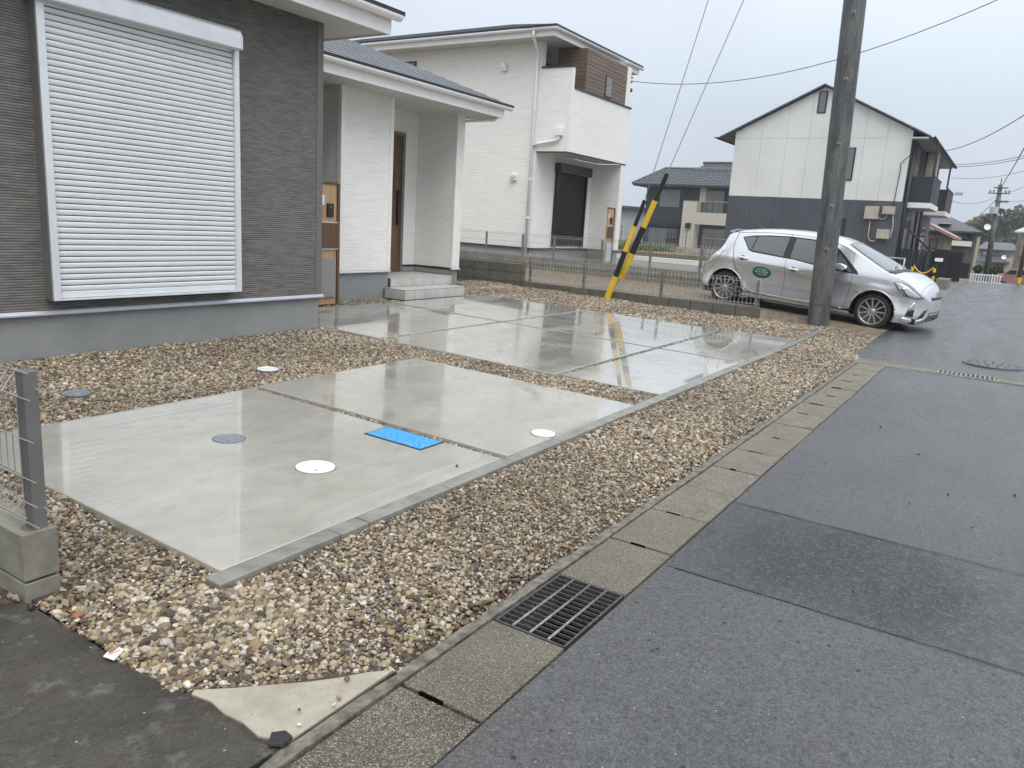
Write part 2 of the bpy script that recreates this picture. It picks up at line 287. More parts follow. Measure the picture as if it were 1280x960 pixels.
def sheet(name, m, x0, x1, y0, y1, zf, nx, ny, skirt=.3):
    V = [(x0 + (x1 - x0) * i / nx, y0 + (y1 - y0) * j / ny) for j in range(ny + 1) for i in range(nx + 1)]; mb = MB()
    W = nx + 1; F = [(j * W + i, j * W + i + 1, (j + 1) * W + i + 1, (j + 1) * W + i) for j in range(ny) for i in range(nx)]
    mb.add([(x, y, zf(x, y)) for x, y in V], F)
    ring = [i for i in range(W)] + [j * W + nx for j in range(1, ny + 1)] + [ny * W + i for i in range(nx - 1, -1, -1)] + [j * W for j in range(ny - 1, 0, -1)]
    n = len(ring); mb.add([(*mb.v[k][:2], mb.v[k][2]) for k in ring] + [(*mb.v[k][:2], mb.v[k][2] - skirt) for k in ring], [(i, (i + 1) % n, n + (i + 1) % n, n + i) for i in range(n)])
    ob = mb.build(name, m); return ob
# ------------------------------------------------------------------ the setting
tag(MB().add([(-900, -900, -1.6), (1500, -900, -1.6), (1500, 900, -1.6), (-900, 900, -1.6)], [(0, 1, 2, 3)]).build('ground', 'earth'), kind='structure')
tag(sheet('road', 'asphalt', -26, 10.45, -9, 1.116, lambda x, y: .012 * math.sin(x * 1.3) * math.sin(y * .9) * .4, 60, 24, .4), kind='structure')
tag(sheet('road', 'asphalt', 10.9, 43, -9, 1.6, lambda x, y: zr(x) + .004 * math.sin(x * .9 + y) - .03 * sm((x - 30) / 12), 60, 16, .5), kind='structure')
tag(sheet('road_patch', 'patch', 3.16, 4.22, -7, 1.105, lambda x, y: .012 * math.sin(x * 1.3) * math.sin(y * .9) * .4 + .005, 8, 30, .02), kind='structure')
tag(sheet('road_strip', 'old_asphalt', -26, 3.155, -9, 1.112, lambda x, y: .012 * math.sin(x * 1.3) * math.sin(y * .9) * .4 + .004, 30, 24, .02), kind='structure')
tag(sheet('gravel_bed', 'bed', 1.27, 13.62, 1.5, 14, lambda x, y: zl(x, y) - .033, 40, 30, .4), kind='structure')
tag(sheet('gravel_verge', 'bed', 11.0, 13.9, 1.5, 3.55, lambda x, y: zl(x, y) - .03, 12, 8, .4), kind='structure')
tag(sheet('drive', 'earth', 13.75, 17.35, 1.6, 20, lambda x, y: zd(x, y) + (zl(13.62, y) - .022 - zd(x, y)) * (1 - sm((x - 13.75) / .55)) * (y < 3.7), 24, 90, .5), kind='structure')
tag(sheet('neighbour_yard', 'greygravel', 17.35, 31, 4.0, 40, lambda x, y: .34 + .006 * (y - 6), 12, 20, .8), kind='structure')
tag(sheet('field', 'earth', 31, 75, 3.9, 70, lambda x, y: .30 - .002 * (x - 31), 10, 10, 2), kind='structure')
tag(sheet('forecourt', 'greygravel', 17.36, 44, 1.6, 3.99, lambda x, y: .065, 20, 4, .8), kind='structure')
tag(sheet('verge', 'earth', -26, 43, -30, -9.001, lambda x, y: .0, 10, 4, 1.7), kind='structure'); tag(sheet('side_yard', 'greygravel', -26, -4.02, 9.01, 30, lambda x, y: .0, 6, 6, 1.7), kind='structure')
# old pavement at the lower left and the pale mortar wedge beside it
pts = [(1.275, 1.515), (1.262, 1.6), (1.27, 1.7), (1.262, 1.85), (1.275, 1.93), (1.262, 2.1), (1.25, 2.3), (1.258, 2.5), (1.252, 2.7), (1.25, 2.9), (1.25, 9), (-26, 9), (-26, 1.515)]
tag(MB().prism([(x, y, -.25) for x, y in pts], (0, 0, .250)).build('old_pavement', 'dirty'), kind='structure')
tri = [(1.290, 1.512), (1.42, 1.512), (1.60, 1.513), (1.765, 1.515), (1.70, 1.575), (1.62, 1.625), (1.55, 1.68), (1.46, 1.765), (1.38, 1.84), (1.30, 1.925), (1.282, 1.915), (1.296, 1.84), (1.283, 1.76), (1.290, 1.68), (1.278, 1.60), (1.296, 1.55)]
tag(MB().prism([(x, y, -.2) for x, y in tri], (0, 0, .205)).build('mortar_wedge', 'tri', bevel=.002), kind='structure')
tag(MB().prism([(1.255, 1.508, -.06), (1.775, 1.508, -.06), (1.71, 1.582, -.06), (1.47, 1.775, -.06), (1.30, 1.94, -.06), (1.255, 1.94, -.06)], (0, 0, .0575)).build('gravel_bed', 'bed'), kind='structure')
# roadside gutter: covers, grate, side strips
def seam(xf, y0, y1, w_):
    n = 60; mb = MB(); q = [(xf(y0 + (y1 - y0) * k / n) + rng.uniform(-.004, .004), y0 + (y1 - y0) * k / n, w_ * rng.uniform(.35, 1.2)) for k in range(n + 1)]; zf = lambda x, y: .012 * math.sin(x * 1.3) * math.sin(y * .9) * .4 + .0085
    mb.add([(x - w, y, zf(x, y)) for x, y, w in q] + [(x + w, y, zf(x, y)) for x, y, w in q], [(k, k + 1, n + 2 + k, n + 1 + k) for k in range(n)]); return tag(mb.build('road_seam', 'jointdk'), kind='structure')
seam(lambda y: 4.215 - .03 * (1 - y), -7, 1.10, .0045); seam(lambda y: 3.158 - .01 * (1 - y), -7, 1.06, .004)
gut = thing('roadside_gutter', (0, 1.3, 0), kind='structure')
n_ = 170; ya = [1.4475 + rng.uniform(0, .004) for _ in range(n_ + 1)]; yb = [1.498 + rng.uniform(-.007, .009) for _ in range(n_ + 1)]; xx = [-3 + 13.45 * k / n_ for k in range(n_ + 1)]; mb = MB()
for k in range(n_): mb.add([(xx[k], ya[k], .006), (xx[k + 1], ya[k + 1], .006), (xx[k + 1], yb[k + 1], .002), (xx[k], yb[k], .002), (xx[k], ya[k], -.2), (xx[k + 1], ya[k + 1], -.2), (xx[k + 1], yb[k + 1], -.2), (xx[k], yb[k], -.2)], [(0, 1, 2, 3), (4, 5, 1, 0), (3, 2, 6, 7)])
mb.build('gutter_wall', 'kerbstrip', gut)
xs = [-2.44, -1.92, -1.4, -.88, -.36, .16, .685, 1.205, 1.723, 2.251]; x = 2.762
while x < 10.4: xs.append(x); x += .513
cov = bevmesh('cover_block', 'cover', .505, .316, .10, .007)
for i, x0 in enumerate(xs):
    if i == 9: continue
    x1 = xs[i + 1] if i + 1 < len(xs) and i != 8 else (2.251 if i == 8 else 10.45)
    piece('cover_block', cov, ((x0 + x1) / 2, 1.2825, -.046 + rng.uniform(-.0035, .0035)), gut, (rng.uniform(-.006, .006), rng.uniform(-.004, .004), rng.uniform(-.006, .006)), ((x1 - x0 - .011) / .505, 1, 1))
for i, x0 in enumerate(xs[:-1]):      # finger slots at the joints: flush black boxes, slot shade in the colour
    if i in (0, 1, 2, 3, 6, 9, 10, 13, 17): continue
    box('slot_shade', 'shade', gut, x0 - rng.uniform(.004, .009), x0 + rng.uniform(.003, .008), 1.24 + rng.uniform(0, .05), 1.31 + rng.uniform(-.01, .06), -.02, .0095)
mb = MB(); mb.box(-3, 2.25, 1.13, 1.435, -.35, -.11); mb.box(2.765, 10.45, 1.13, 1.435, -.35, -.11); mb.build('channel_fill', 'shade', gut)  # blackened fill: the shade below the joint gaps is put into its colour
MB().add([(2.2, 1.11, -.55), (2.8, 1.11, -.55), (2.8, 1.45, -.55), (2.2, 1.45, -.55)], [(0, 1, 2, 3)]).build('channel_floor', 'shade', gut)  # floor blackened too, the pit's shade painted in
g = thing('drain_grate', (2.505, 1.285, 0), 'black slotted steel grate set into the roadside gutter blocks', 'grate')
for y in (1.133, 1.432): box('frame_bar', 'grate', g, 2.256, 2.757, y - .004, y + .004, -.02, .004)
for x in (2.258, 2.755): box('frame_bar', 'grate', g, x - .004, x + .004, 1.138, 1.428, -.02, .0035)
for k in range(1, 14): box('bearing_bar', 'grate', g, 2.258 + k * .0355 - .0022, 2.258 + k * .0355 + .0022, 1.138, 1.428, -.010, .0025)
for y in (1.205, 1.283, 1.361): MB().tube([(2.262, y, .002), (2.751, y, .002)], .0058, 8).build('cross_rod', 'rod', g, smooth=True)
# drain across the lane with its small grate
dr = thing('lane_drain', (10.67, -.5, 0), kind='structure')
box('kerb_strip', 'kerbstrip', dr, 10.452, 10.54, -7, 1.52, -.3, .008, .004); box('kerb_strip', 'kerbstrip', dr, 10.80, 10.898, -7, 1.52, -.3, .009, .004)
box('drain_cover', 'cover', dr, 10.54, 10.80, .56, 1.52, -.2, .005, .004); box('drain_cover', 'cover', dr, 10.54, 10.80, -7, -.06, -.2, .005, .004)
MB().box(10.5, 10.85, -.1, .6, -.5, -.25).build('channel_floor', 'shade', dr)  # black floor, shade under the grate painted in
g = thing('drain_grate', (10.67, .25, 0), 'small white edged grate in the drain crossing the lane', 'grate')
for x in (10.55, 10.79): box('frame_bar', 'galv', g, x - .006, x + .006, -.055, .555, -.04, .012)
for k in range(13): box('bearing_bar', 'galv', g, 10.557, 10.783, -.053 + k * .0495, -.033 + k * .0495, -.035, .009)
mh = thing('manhole_cover', (11.93, 0, zr(11.93)), 'round worn iron manhole cover in the wet lane', 'manhole')
MB().lathe([(.36, -.05), (.36, .006), (.335, .007), (.33, .0025), (.0, .0025)], (11.93, 0, zr(11.93)), n=40).build('rim', 'iron', mh)
mb = MB()
for rr in (.09, .19, .29):
    for k in range(int(rr * 60)):
        a = 2 * math.pi * k / int(rr * 60); mb.box(11.93 + rr * math.cos(a) - .018, 11.93 + rr * math.cos(a) + .018, rr * math.sin(a) - .014, rr * math.sin(a) + .014, zr(11.93) + .003, zr(11.93) + .0085)
tag(mb.build('relief_pattern', 'iron', mh), kind='stuff')
# slabs
ap = thing('parking_apron', (6, 4, 0), kind='structure')
def slab(x0, x1, y0, y1, name='concrete_slab', m='slab', dz=0, th=.12, bev=.006):
    V = [(x, y, zl(x, y) + dz) for x, y in ((x0, y0), (x1, y0), (x1, y1), (x0, y1))]; mb = MB()
    mb.add([(a, b, c - th) for a, b, c in V] + V, [(0, 3, 2, 1), (4, 5, 6, 7), (0, 1, 5, 4), (1, 2, 6, 5), (2, 3, 7, 6), (3, 0, 4, 7)])
    return mb.build(name, m, ap, bev)
for q in ((1.825, 3.885, 2.503, 4.89), (3.962, 5.92, 2.503, 4.915), (6.455, 8.93, 3.60, 5.855), (6.455, 8.93, 5.925, 8.02), (9.0, 11.55, 5.925, 8.02), (9.0, 11.58, 3.60, 5.855), (6.50, 8.95, 2.503, 3.525), (9.02, 11.75, 2.503, 3.525)): slab(*q)
ex = [1.745, 2.40, 2.59, 3.24, 3.895, 4.51, 5.16, 5.77, 6.42, 7.06, 7.70, 8.35, 9.0, 9.64, 10.28, 10.92, 11.56, 12.2, 12.84, 13.3]
for a, b in zip(ex, ex[1:]): slab(a + .0025, b - .0025, 2.405 + rng.uniform(-.003, .003), 2.499, 'edging_block', 'edging', .002 + rng.uniform(-.002, .002), .11, .005)

# gravel: every stone a real pebble, scattered by geometry nodes
solid = [(1.825, 3.885, 2.503, 4.89), (3.962, 5.92, 2.503, 4.915), (6.455, 8.93, 3.60, 5.855), (6.455, 8.93, 5.925, 8.02), (9.0, 11.55, 5.925, 8.02), (9.0, 11.58, 3.60, 5.855), (6.50, 8.95, 2.503, 3.525), (9.02, 11.75, 2.503, 3.525), (1.74, 13.0, 2.40, 2.503), (9.35, 11.1, 8.05, 9.5), (8.4, 9.6, 8.5, 9.5), (1.2, 6.26, 6.63, 9), (1.2, 1.41, 2.83, 8)]
caps = [(2.845, 5.52, .075), (4.43, 5.36, .075)]
def scatter(x0, x1, y0, y1, sp, jit=.5):
    nx, ny = int((x1 - x0) / sp), int((y1 - y0) / sp); X, Y = np.meshgrid(np.arange(nx), np.arange(ny))
    X = x0 + (X.ravel() + .5 + nr.uniform(-jit, jit, X.size)) * sp; Y = y0 + (Y.ravel() + .5 + nr.uniform(-jit, jit, Y.size)) * sp; return X, Y
P = []
for (x0, x1, y0, y1, sp, base) in ((1.255, 4.6, 1.5, 2.42, .0145, .0090), (1.255, 1.84, 2.40, 6.6, .0155, .0097), (4.6, 8.5, 1.5, 2.42, .0175, .0110), (8.5, 14.6, 1.5, 2.42, .022, .0135), (11.5, 13.62, 2.4, 9.7, .025, .0150), (13.62, 14.5, 2.42, 3.4, .026, .015),
                               (1.84, 6.45, 4.86, 6.64, .0175, .0112), (3.87, 3.98, 2.45, 4.95, .0150, .0095), (5.9, 6.52, 2.45, 4.95, .0175, .0112), (5.9, 6.5, 4.9, 8.3, .019, .012), (6.4, 12, 3.5, 3.62, .018, .011), (6.4, 11.6, 5.83, 5.95, .018, .011), (8.9, 9.03, 3.5, 8.1, .018, .011), (8.92, 9.05, 2.45, 3.55, .018, .011), (6.3, 11.6, 8.0, 8.55, .02, .0125), (11.0, 11.6, 8.0, 10, .024, .0145), (1.25, 1.9, 1.98, 2.5, .022, .0135)):
    sp *= .72; base *= .655
    X, Y = scatter(x0, x1, y0, y1, sp); ok = np.ones(X.size, bool); d = base * .35
    for a, b, c, e_ in solid: ok &= ~((X > a - d) & (X < b + d) & (Y > c - d) & (Y < e_ + d))
    for a, b, c in caps: ok &= (X - a) ** 2 + (Y - b) ** 2 > c * c
    ok &= ~((X < 1.80) & (Y < 1.50 + 1.0 * (1.75 - X) - .02)); ok &= X > 1.254 + .010 * np.sin(Y * 19) * (Y < 2.8)
    ok &= ~((X > 11.0) & (Y < 1.52 + np.clip((X - 13.9) * .9, 0, 2)))
    thin = np.sin(X * 1.7 + 1) * np.sin(Y * 5.1) + .5 * np.sin(X * 4.3) ; edge = (Y < 1.58) & (nr.random(X.size) < .55) & (X < 10.6)
    ok &= ~edge
    if y0 < 1.51 and x1 < 14: ok |= (nr.random(X.size) < .0)
    X, Y = X[ok], Y[ok]; r_ = base * np.clip(np.exp(nr.normal(0, .30, X.size)), .5, 2.1)
    P.append(np.stack([X, Y, r_, np.full(X.size, base)], 1))
    if x1 < 5:                                   # a few larger cobbles on top near the camera
        k = nr.random(X.size) < .006; P.append(np.stack([X[k], Y[k], np.full(k.sum(), base) * nr.uniform(1.5, 2.0, k.sum()), np.full(k.sum(), base)], 1))
P = np.concatenate(P); N = len(P)
ZB = .02 * (P[:, 1] - 1) + .035 * np.array([sm((x - 11.5) / 2.2) for x in P[:, 0]]) + np.clip(P[:, 1] - 6.1, 0, .5) * .10 * (P[:, 0] < 6.3) - .033
hump = .010 * np.sin(P[:, 0] * 3.1) * np.sin(P[:, 1] * 4.7) + .006 * np.sin(P[:, 0] * 9 + 1) * np.sin(P[:, 1] * 8)
hump *= np.clip((np.abs(P[:, 1] - 2.45) - .02) / .15, .2, 1)
gap = ((P[:, 1] > 2.52) & (P[:, 1] < 5.0) & (P[:, 0] > 3.8) & (P[:, 0] < 4.05)) | ((P[:, 0] > 6.45) & (P[:, 0] < 11.6) & (P[:, 1] > 2.52) & (P[:, 1] < 8.0))
ZB -= .002 + .001 * gap
Zp = ZB + P[:, 2] * .55 + np.clip(hump, -.008, .02) + nr.uniform(-.004, .012, N)
pal = np.array([(.70, .67, .58), (.54, .475, .345), (.45, .365, .235), (.31, .225, .13), (.35, .295, .21), (.18, .125, .072), (.13, .105, .085), (.22, .21, .195), (.075, .072, .070), (.40, .21, .10), (.52, .49, .45)])
wt = np.array([.16, .16, .12, .10, .12, .12, .11, .07, .07, .006, .07]); wt /= wt.sum()
pi_ = nr.choice(len(pal), N, p=wt); C = pal[pi_] * np.array([1.04, .985, .93]) * nr.uniform(.60, 1.06, (N, 1)) * (.92 + .12 * np.sin(P[:, 0] * 1.9 + 2 * np.sin(P[:, 1] * 2.3)))[:, None]
me = bpy.data.meshes.new('gravel'); me.vertices.add(N); me.vertices.foreach_set('co', np.stack([P[:, 0], P[:, 1], Zp], 1).astype(np.float32).ravel())
def att(nm, ty, dat, key='value'): a = me.attributes.new(nm, ty, 'POINT'); a.data.foreach_set(key, np.ascontiguousarray(dat).ravel())
S = np.stack([nr.uniform(.8, 1.35, N), nr.uniform(.7, 1.1, N), nr.uniform(.5, .85, N)], 1) * P[:, 2:3]
att('scl', 'FLOAT_VECTOR', S.astype(np.float32), 'vector'); att('rot', 'FLOAT_VECTOR', np.stack([nr.normal(0, .4, N), nr.normal(0, .4, N), nr.uniform(0, 6.28, N)], 1).astype(np.float32), 'vector')
att('idx', 'INT', nr.integers(0, 8, N).astype(np.int32)); att('col', 'FLOAT_COLOR', np.concatenate([C, np.ones((N, 1))], 1).astype(np.float32), 'color')
me.materials.append(m_stone()); gv = bpy.data.objects.new('gravel', me); col.objects.link(gv)
tag(gv, 'wet tan and white pebble gravel spread round the slabs', 'gravel', kind='stuff')
ng = bpy.data.node_groups.new('pebbles', 'GeometryNodeTree'); ng.interface.new_socket('Geometry', in_out='INPUT', socket_type='NodeSocketGeometry'); ng.interface.new_socket('Geometry', in_out='OUTPUT', socket_type='NodeSocketGeometry')
def gn(t, **k):
    x = ng.nodes.new(t)
    for a, b in k.items(): setattr(x, a, b)
    return x
gi, go = gn('NodeGroupInput'), gn('NodeGroupOutput'); g2i = gn('GeometryNodeGeometryToInstance'); GL = ng.links.new
for k in range(8):
    ico = gn('GeometryNodeMeshIcoSphere'); ico.inputs['Subdivisions'].default_value = 3; sp_ = gn('GeometryNodeSetPosition'); ps = gn('GeometryNodeInputPosition')
    mp = gn('ShaderNodeVectorMath', operation='ADD'); mp.inputs[1].default_value = (k * 3.7, k * 1.9, k * 5.1)
    vo = gn('ShaderNodeTexVoronoi'); vo.inputs['Scale'].default_value = .75; sub = gn('ShaderNodeMath', operation='MULTIPLY_ADD'); sub.inputs[1].default_value = -.62; sub.inputs[2].default_value = 1.28
    no = gn('ShaderNodeTexNoise'); no.inputs['Scale'].default_value = 1.6; m2 = gn('ShaderNodeMath', operation='MULTIPLY_ADD'); m2.inputs[1].default_value = .5
    sc = gn('ShaderNodeVectorMath', operation='SCALE'); ss = gn('GeometryNodeSetShadeSmooth'); smt = gn('GeometryNodeSetMaterial'); smt.inputs['Material'].default_value = me.materials[0]
    GL(ps.outputs[0], mp.inputs[0]); GL(mp.outputs[0], vo.inputs['Vector']); GL(mp.outputs[0], no.inputs['Vector']); GL(vo.outputs['Distance'], sub.inputs[0]); GL(no.outputs[0], m2.inputs[0]); GL(sub.outputs[0], m2.inputs[2])
    GL(ps.outputs[0], sc.inputs[0]); GL(m2.outputs[0], sc.inputs['Scale']); GL(ico.outputs[0], sp_.inputs[0]); GL(sc.outputs[0], sp_.inputs['Position']); GL(sp_.outputs[0], ss.inputs[0]); GL(ss.outputs[0], smt.inputs[0]); GL(smt.outputs[0], g2i.inputs[0])
iop = gn('GeometryNodeInstanceOnPoints'); iop.inputs['Pick Instance'].default_value = True
def na(nm, ty): x = gn('GeometryNodeInputNamedAttribute', data_type=ty); x.inputs[0].default_value = nm; return x.outputs[0]
GL(gi.outputs[0], iop.inputs['Points']); GL(g2i.outputs[0], iop.inputs['Instance']); GL(na('idx', 'INT'), iop.inputs['Instance Index']); GL(na('rot', 'FLOAT_VECTOR'), iop.inputs['Rotation']); GL(na('scl', 'FLOAT_VECTOR'), iop.inputs['Scale']); GL(iop.outputs[0], go.inputs[0])
gv.modifiers.new('pebbles', 'NODES').node_group = ng

# round caps and the blue cover
def cap(x, y, r_, m, label, z=None, lip=.004):
    zc = zl(x, y) if z is None else z
    t = thing('inspection_cap', (x, y, zc), label, 'inspection cap')
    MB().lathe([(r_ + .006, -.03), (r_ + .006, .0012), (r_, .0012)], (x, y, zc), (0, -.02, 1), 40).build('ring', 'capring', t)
    MB().lathe([(r_, -.03), (r_, lip), (r_ - .006, lip + .002), (r_ * .8, lip + .002), (r_ * .78, lip - .0005), (r_ * .42, lip - .0005), (r_ * .4, lip + .0015), (.0, lip + .0015)], (x, y, zc), (0, -.02, 1), 40).build('lid', m, t)
    for k in range(1):
        a = 4.0 + k * 2.1; MB().box(x + .58 * r_ * math.cos(a) - .008, x + .58 * r_ * math.cos(a) + .008, y + .58 * r_ * math.sin(a) - .003, y + .58 * r_ * math.sin(a) + .003, zc + lip - .004, zc + lip + .0012).build('key_slot', 'capring', t)
cap(2.955, 3.17, .112, 'capwhite', 'white round inspection cap nearest the camera, in the first slab')
cap(2.94, 3.925, .095, 'capgrey', 'grey round inspection cap in the first slab behind the white one')
cap(4.56, 2.595, .088, 'capwhite', 'white round cap at the road edge of the second slab', lip=.008)
cap(2.845, 5.52, .092, 'capgrey', 'grey round cap lying in the gravel by the house wall', zl(2.845, 5.52) - .004)
cap(4.43, 5.36, .092, 'capwhite', 'pale round cap in the gravel behind the first slab', zl(4.43, 5.36) - .002)
b = thing('meter_cover', (3.77, 3.2, zl(3.77, 3.2)), 'bright blue rectangular water meter cover in the first slab', 'meter cover')
z0 = zl(3.77, 3.2)
for nm, m, d, h0, h1 in (('frame', 'plastic', -.004, -.03, .004), ('lid', 'blue', .008, -.02, .0065)):
    V = [(x, y, zl(x, y)) for x, y in ((3.635 + d, 2.955 + d), (3.885 - d - .012, 2.955 + d), (3.885 - d - .012, 3.435 - d), (3.635 + d, 3.435 - d))]
    MB().prism([(a, c, e_ + h0) for a, c, e_ in V], (0, 0, h1 - h0)).build(nm, m, b, .002)
# ------------------------------------------------------------------ roof helper: courses of slates on a hip slope
def courses(mb, e0, e1, up, run, rise, inset0, inset1, pitch, th=.010):
    """e0,e1: eave ends (3-D); up: horizontal unit direction up the slope; insets: how much each end moves in per metre of run"""
    e0, e1, up = Vector(e0), Vector(e1), Vector(up); al = (e1 - e0).normalized(); n = max(1, int(round(run / pitch)))
    for k in range(n):
        a, b = k / n * run, (k + 1) / n * run + .02
        p = [e0 + al * inset0 * a + up * a, e1 - al * inset1 * a + up * a, e1 - al * inset1 * b + up * b, e0 + al * inset0 * b + up * b]
        if (p[2] - p[3]).dot(al) < 0: break
        z = [rise * a + th, rise * a + th, rise * b, rise * b]; P = [q + Vector((0, 0, h)) for q, h in zip(p, z)]
        mb.add(P + [P[0] - Vector((0, 0, th * 1.5)), P[1] - Vector((0, 0, th * 1.5))], [(0, 1, 2, 3), (4, 5, 1, 0)])
def gutter_profile(mb, a, b, out, r=.055):
    """half-round gutter from a to b, bowl below the line"""
    a, b, out = Vector(a), Vector(b), Vector(out); prof = [out * (r * math.cos(q)) + Vector((0, 0, r * math.sin(q) * .95)) for q in [math.pi + math.pi * k / 8 for k in range(9)]]
    prof += [p * .86 for p in prof[::-1]]; mb.prism([a + p for p in prof], b - a)

# ------------------------------------------------------------------ grey house with its white porch wing
h = thing('grey_house', (4, 6.62, 0), 'dark grey sided house with white shutter and white porch wing', 'house')
box('foundation', 'mortar', h, -4, 6.222, 6.648, 13, -.2, .503)
MB().prism([(-4, 6.648, .497), (-4, 6.598, .500), (-4, 6.598, .512), (-4, 6.612, .538), (-4, 6.648, .541)], (10.255, 0, 0)).build('flashing', 'flash', h)
box('wall', 'greysiding', h, -4, 6.15, 6.62, 13, .541, 3.44)
box('corner_trim', 'trimgrey', h, 6.15, 6.237, 6.613, 6.72, .541, 3.44, .004); box('wall', 'greysiding', h, 6.15, 6.232, 6.72, 8.55, .541, 3.44)
box('siding_joint', 'trimgrey', h, 5.135, 5.145, 6.6185, 6.625, .541, .66)
sh = box('shutter_frame', 'alu', h, 3.222, 3.283, 6.50, 6.62, .627, 2.95, .004); box('guide_rail', 'alu', h, 5.002, 5.056, 6.50, 6.62, .627, 2.95, .004)
box('frame_side', 'trimgrey', h, 3.213, 3.2215, 6.515, 6.62, .63, 2.94)
box('shutter_back', 'black', h, 3.284, 5.001, 6.585, 6.62, .64, 2.95); box('sill', 'alu', h, 3.284, 5.001, 6.50, 6.584, .627, .642, .002)
MB().prism([(3.185, 6.62, 2.915), (3.185, 6.425, 2.915), (3.185, 6.415, 2.922), (3.185, 6.415, 3.035), (3.185, 6.43, 3.07), (3.185, 6.50, 3.108), (3.185, 6.62, 3.12)], (1.835, 0, 0)).build('shutter_box', 'alu', h, .004)
MB().prism([(5.021, 6.62, 2.912), (5.021, 6.418, 2.912), (5.021, 6.412, 2.92), (5.021, 6.412, 3.03), (5.021, 6.45, 3.09), (5.021, 6.62, 3.118)], (.012, 0, 0)).build('end_cap', 'alu', h, .003)
pit_ = 2.27 / 47; pr_ = []
for k in range(9): q = k / 8; pr_.append((6.540 - .007 * math.sin(math.pi * q) ** .35 - .004 * q, .003 + q * (pit_ - .009)))
pr_ += [(6.548, pit_ - .005), (6.556, pit_ - .004), (6.556, .002), (6.546, .002)]
slm = MB().prism([(-.857, y - 6.55, z) for y, z in pr_], (1.714, 0, 0)).mesh('slat', 'shutter')
for k in range(47): piece('slat', slm, (4.1425, 6.55, .70 + k * pit_ * .986), h)
box('bottom_rail', 'shutter', h, 3.286, 4.999, 6.526, 6.56, .645, .699, .006)
# eaves of the grey part
box('soffit', 'soffit', h, -4, 6.80, 6.215, 12, 3.441, 3.455); box('fascia', 'fascia', h, -4, 6.83, 6.185, 6.213, 3.425, 3.60, .004); box('fascia', 'fascia', h, 6.802, 6.83, 6.214, 12, 3.425, 3.60, .004)
mb = MB(); gutter_profile(mb, (-4, 6.12, 3.625), (6.89, 6.12, 3.625), (0, 1, 0), .062); mb.build('gutter', 'gutterw', h)
mb = MB(); courses(mb, (-4, 6.10, 3.66), (6.93, 6.10, 3.66), (0, 1, 0), 3.6, .4, 0, 1, .2); courses(mb, (6.93, 6.10, 3.66), (6.93, 13, 3.66), (-1, 0, 0), 3.2, .4, 1, 0, .2); mb.build('roof', 'slate', h)
box('roof_edge', 'black', h, -4, 6.93, 6.075, 6.10, 3.632, 3.675); box('roof_edge', 'black', h, 6.925, 6.95, 6.101, 13, 3.632, 3.675)
# porch wing
box('foundation', 'mortar', h, 8.445, 9.545, 8.575, 13, 0, .552); box('foundation', 'mortar', h, 11.235, 11.42, 8.575, 13, 0, .54)
for a, b in ((8.405, 9.56), (11.205, 11.45)): MB().prism([(a, 8.575, .548), (a, 8.528, .55), (a, 8.528, .562), (a, 8.545, .586), (a, 8.575, .588)], (b - a, 0, 0)).build('flashing', 'flash', h)
box('wall', 'whitesiding', h, 8.43, 9.54, 8.55, 13, .589, 3.27)
for a in (8.415, 9.475): box('corner_trim', 'trimwhite', h, a, a + .08, 8.542, 8.63, .589, 3.27, .003)
box('wall', 'whitesiding', h, 11.225, 11.425, 8.60, 13, .589, 3.27); box('corner_trim', 'trimwhite', h, 11.218, 11.432, 8.543, 8.60, .589, 3.27, .003)
box('wall', 'whitesiding', h, 9.545, 9.92, 9.44, 9.6, .46, 3.27); box('wall', 'whitesiding', h, 10.84, 11.22, 9.44, 9.6, .46, 3.27); box('wall', 'whitesiding', h, 9.92, 10.84, 9.44, 9.6, 2.9, 3.27)
for q in ((9.545, 9.92, 9.425), (10.84, 11.219, 9.425)): box('flashing', 'black', h, q[0], q[1], 9.425, 9.439, .55, .58); 
box('flashing', 'black', h, 11.205, 11.2245, 8.60, 9.424, .55, .58); box('base_strip', 'mortar', h, 11.212, 11.2245, 8.60, 9.43, .46, .549); box('base_strip', 'mortar', h, 10.84, 11.21, 9.432, 9.4395, .46, .549)
box('door_frame', 'trimgrey', h, 10.775, 10.84, 9.40, 9.5, .455, 2.9, .003); box('door_frame', 'trimgrey', h, 9.92, 9.98, 9.40, 9.5, .455, 2.9, .003); box('door_frame', 'trimgrey', h, 9.981, 10.774, 9.40, 9.5, 2.84, 2.9, .003)
d = box('door', 'door', h, 9.982, 10.773, 9.43, 9.48, .46, 2.839, .003); box('door_handle', 'plastic', d, 10.66, 10.70, 9.38, 9.43, 1.3, 1.9, .004)
box('soffit', 'soffit', h, 6.3, 11.79, 8.015, 13, 3.271, 3.285)
box('fascia', 'fascia', h, 6.3, 11.815, 7.985, 8.013, 3.258, 3.42, .004); box('fascia', 'fascia', h, 11.792, 11.815, 8.014, 13, 3.258, 3.42, .004)
mb = MB(); gutter_profile(mb, (6.3, 7.925, 3.445), (11.93, 7.925, 3.445), (0, 1, 0), .058); mb.build('gutter', 'gutterw', h)
box('roof_edge', 'black', h, 6.3, 11.95, 7.885, 7.905, 3.455, 3.492); box('roof_edge', 'black', h, 11.95, 11.97, 7.885, 13, 3.455, 3.492)
mb = MB(); courses(mb, (6.3, 7.905, 3.482), (11.95, 7.905, 3.482), (0, 1, 0), 3.6, .40, 0, 1, .17, .012); courses(mb, (11.95, 7.905, 3.482), (11.95, 13, 3.482), (-1, 0, 0), 3.6, .40, 1, 0, .17, .012); mb.build('roof', 'slate2', h)
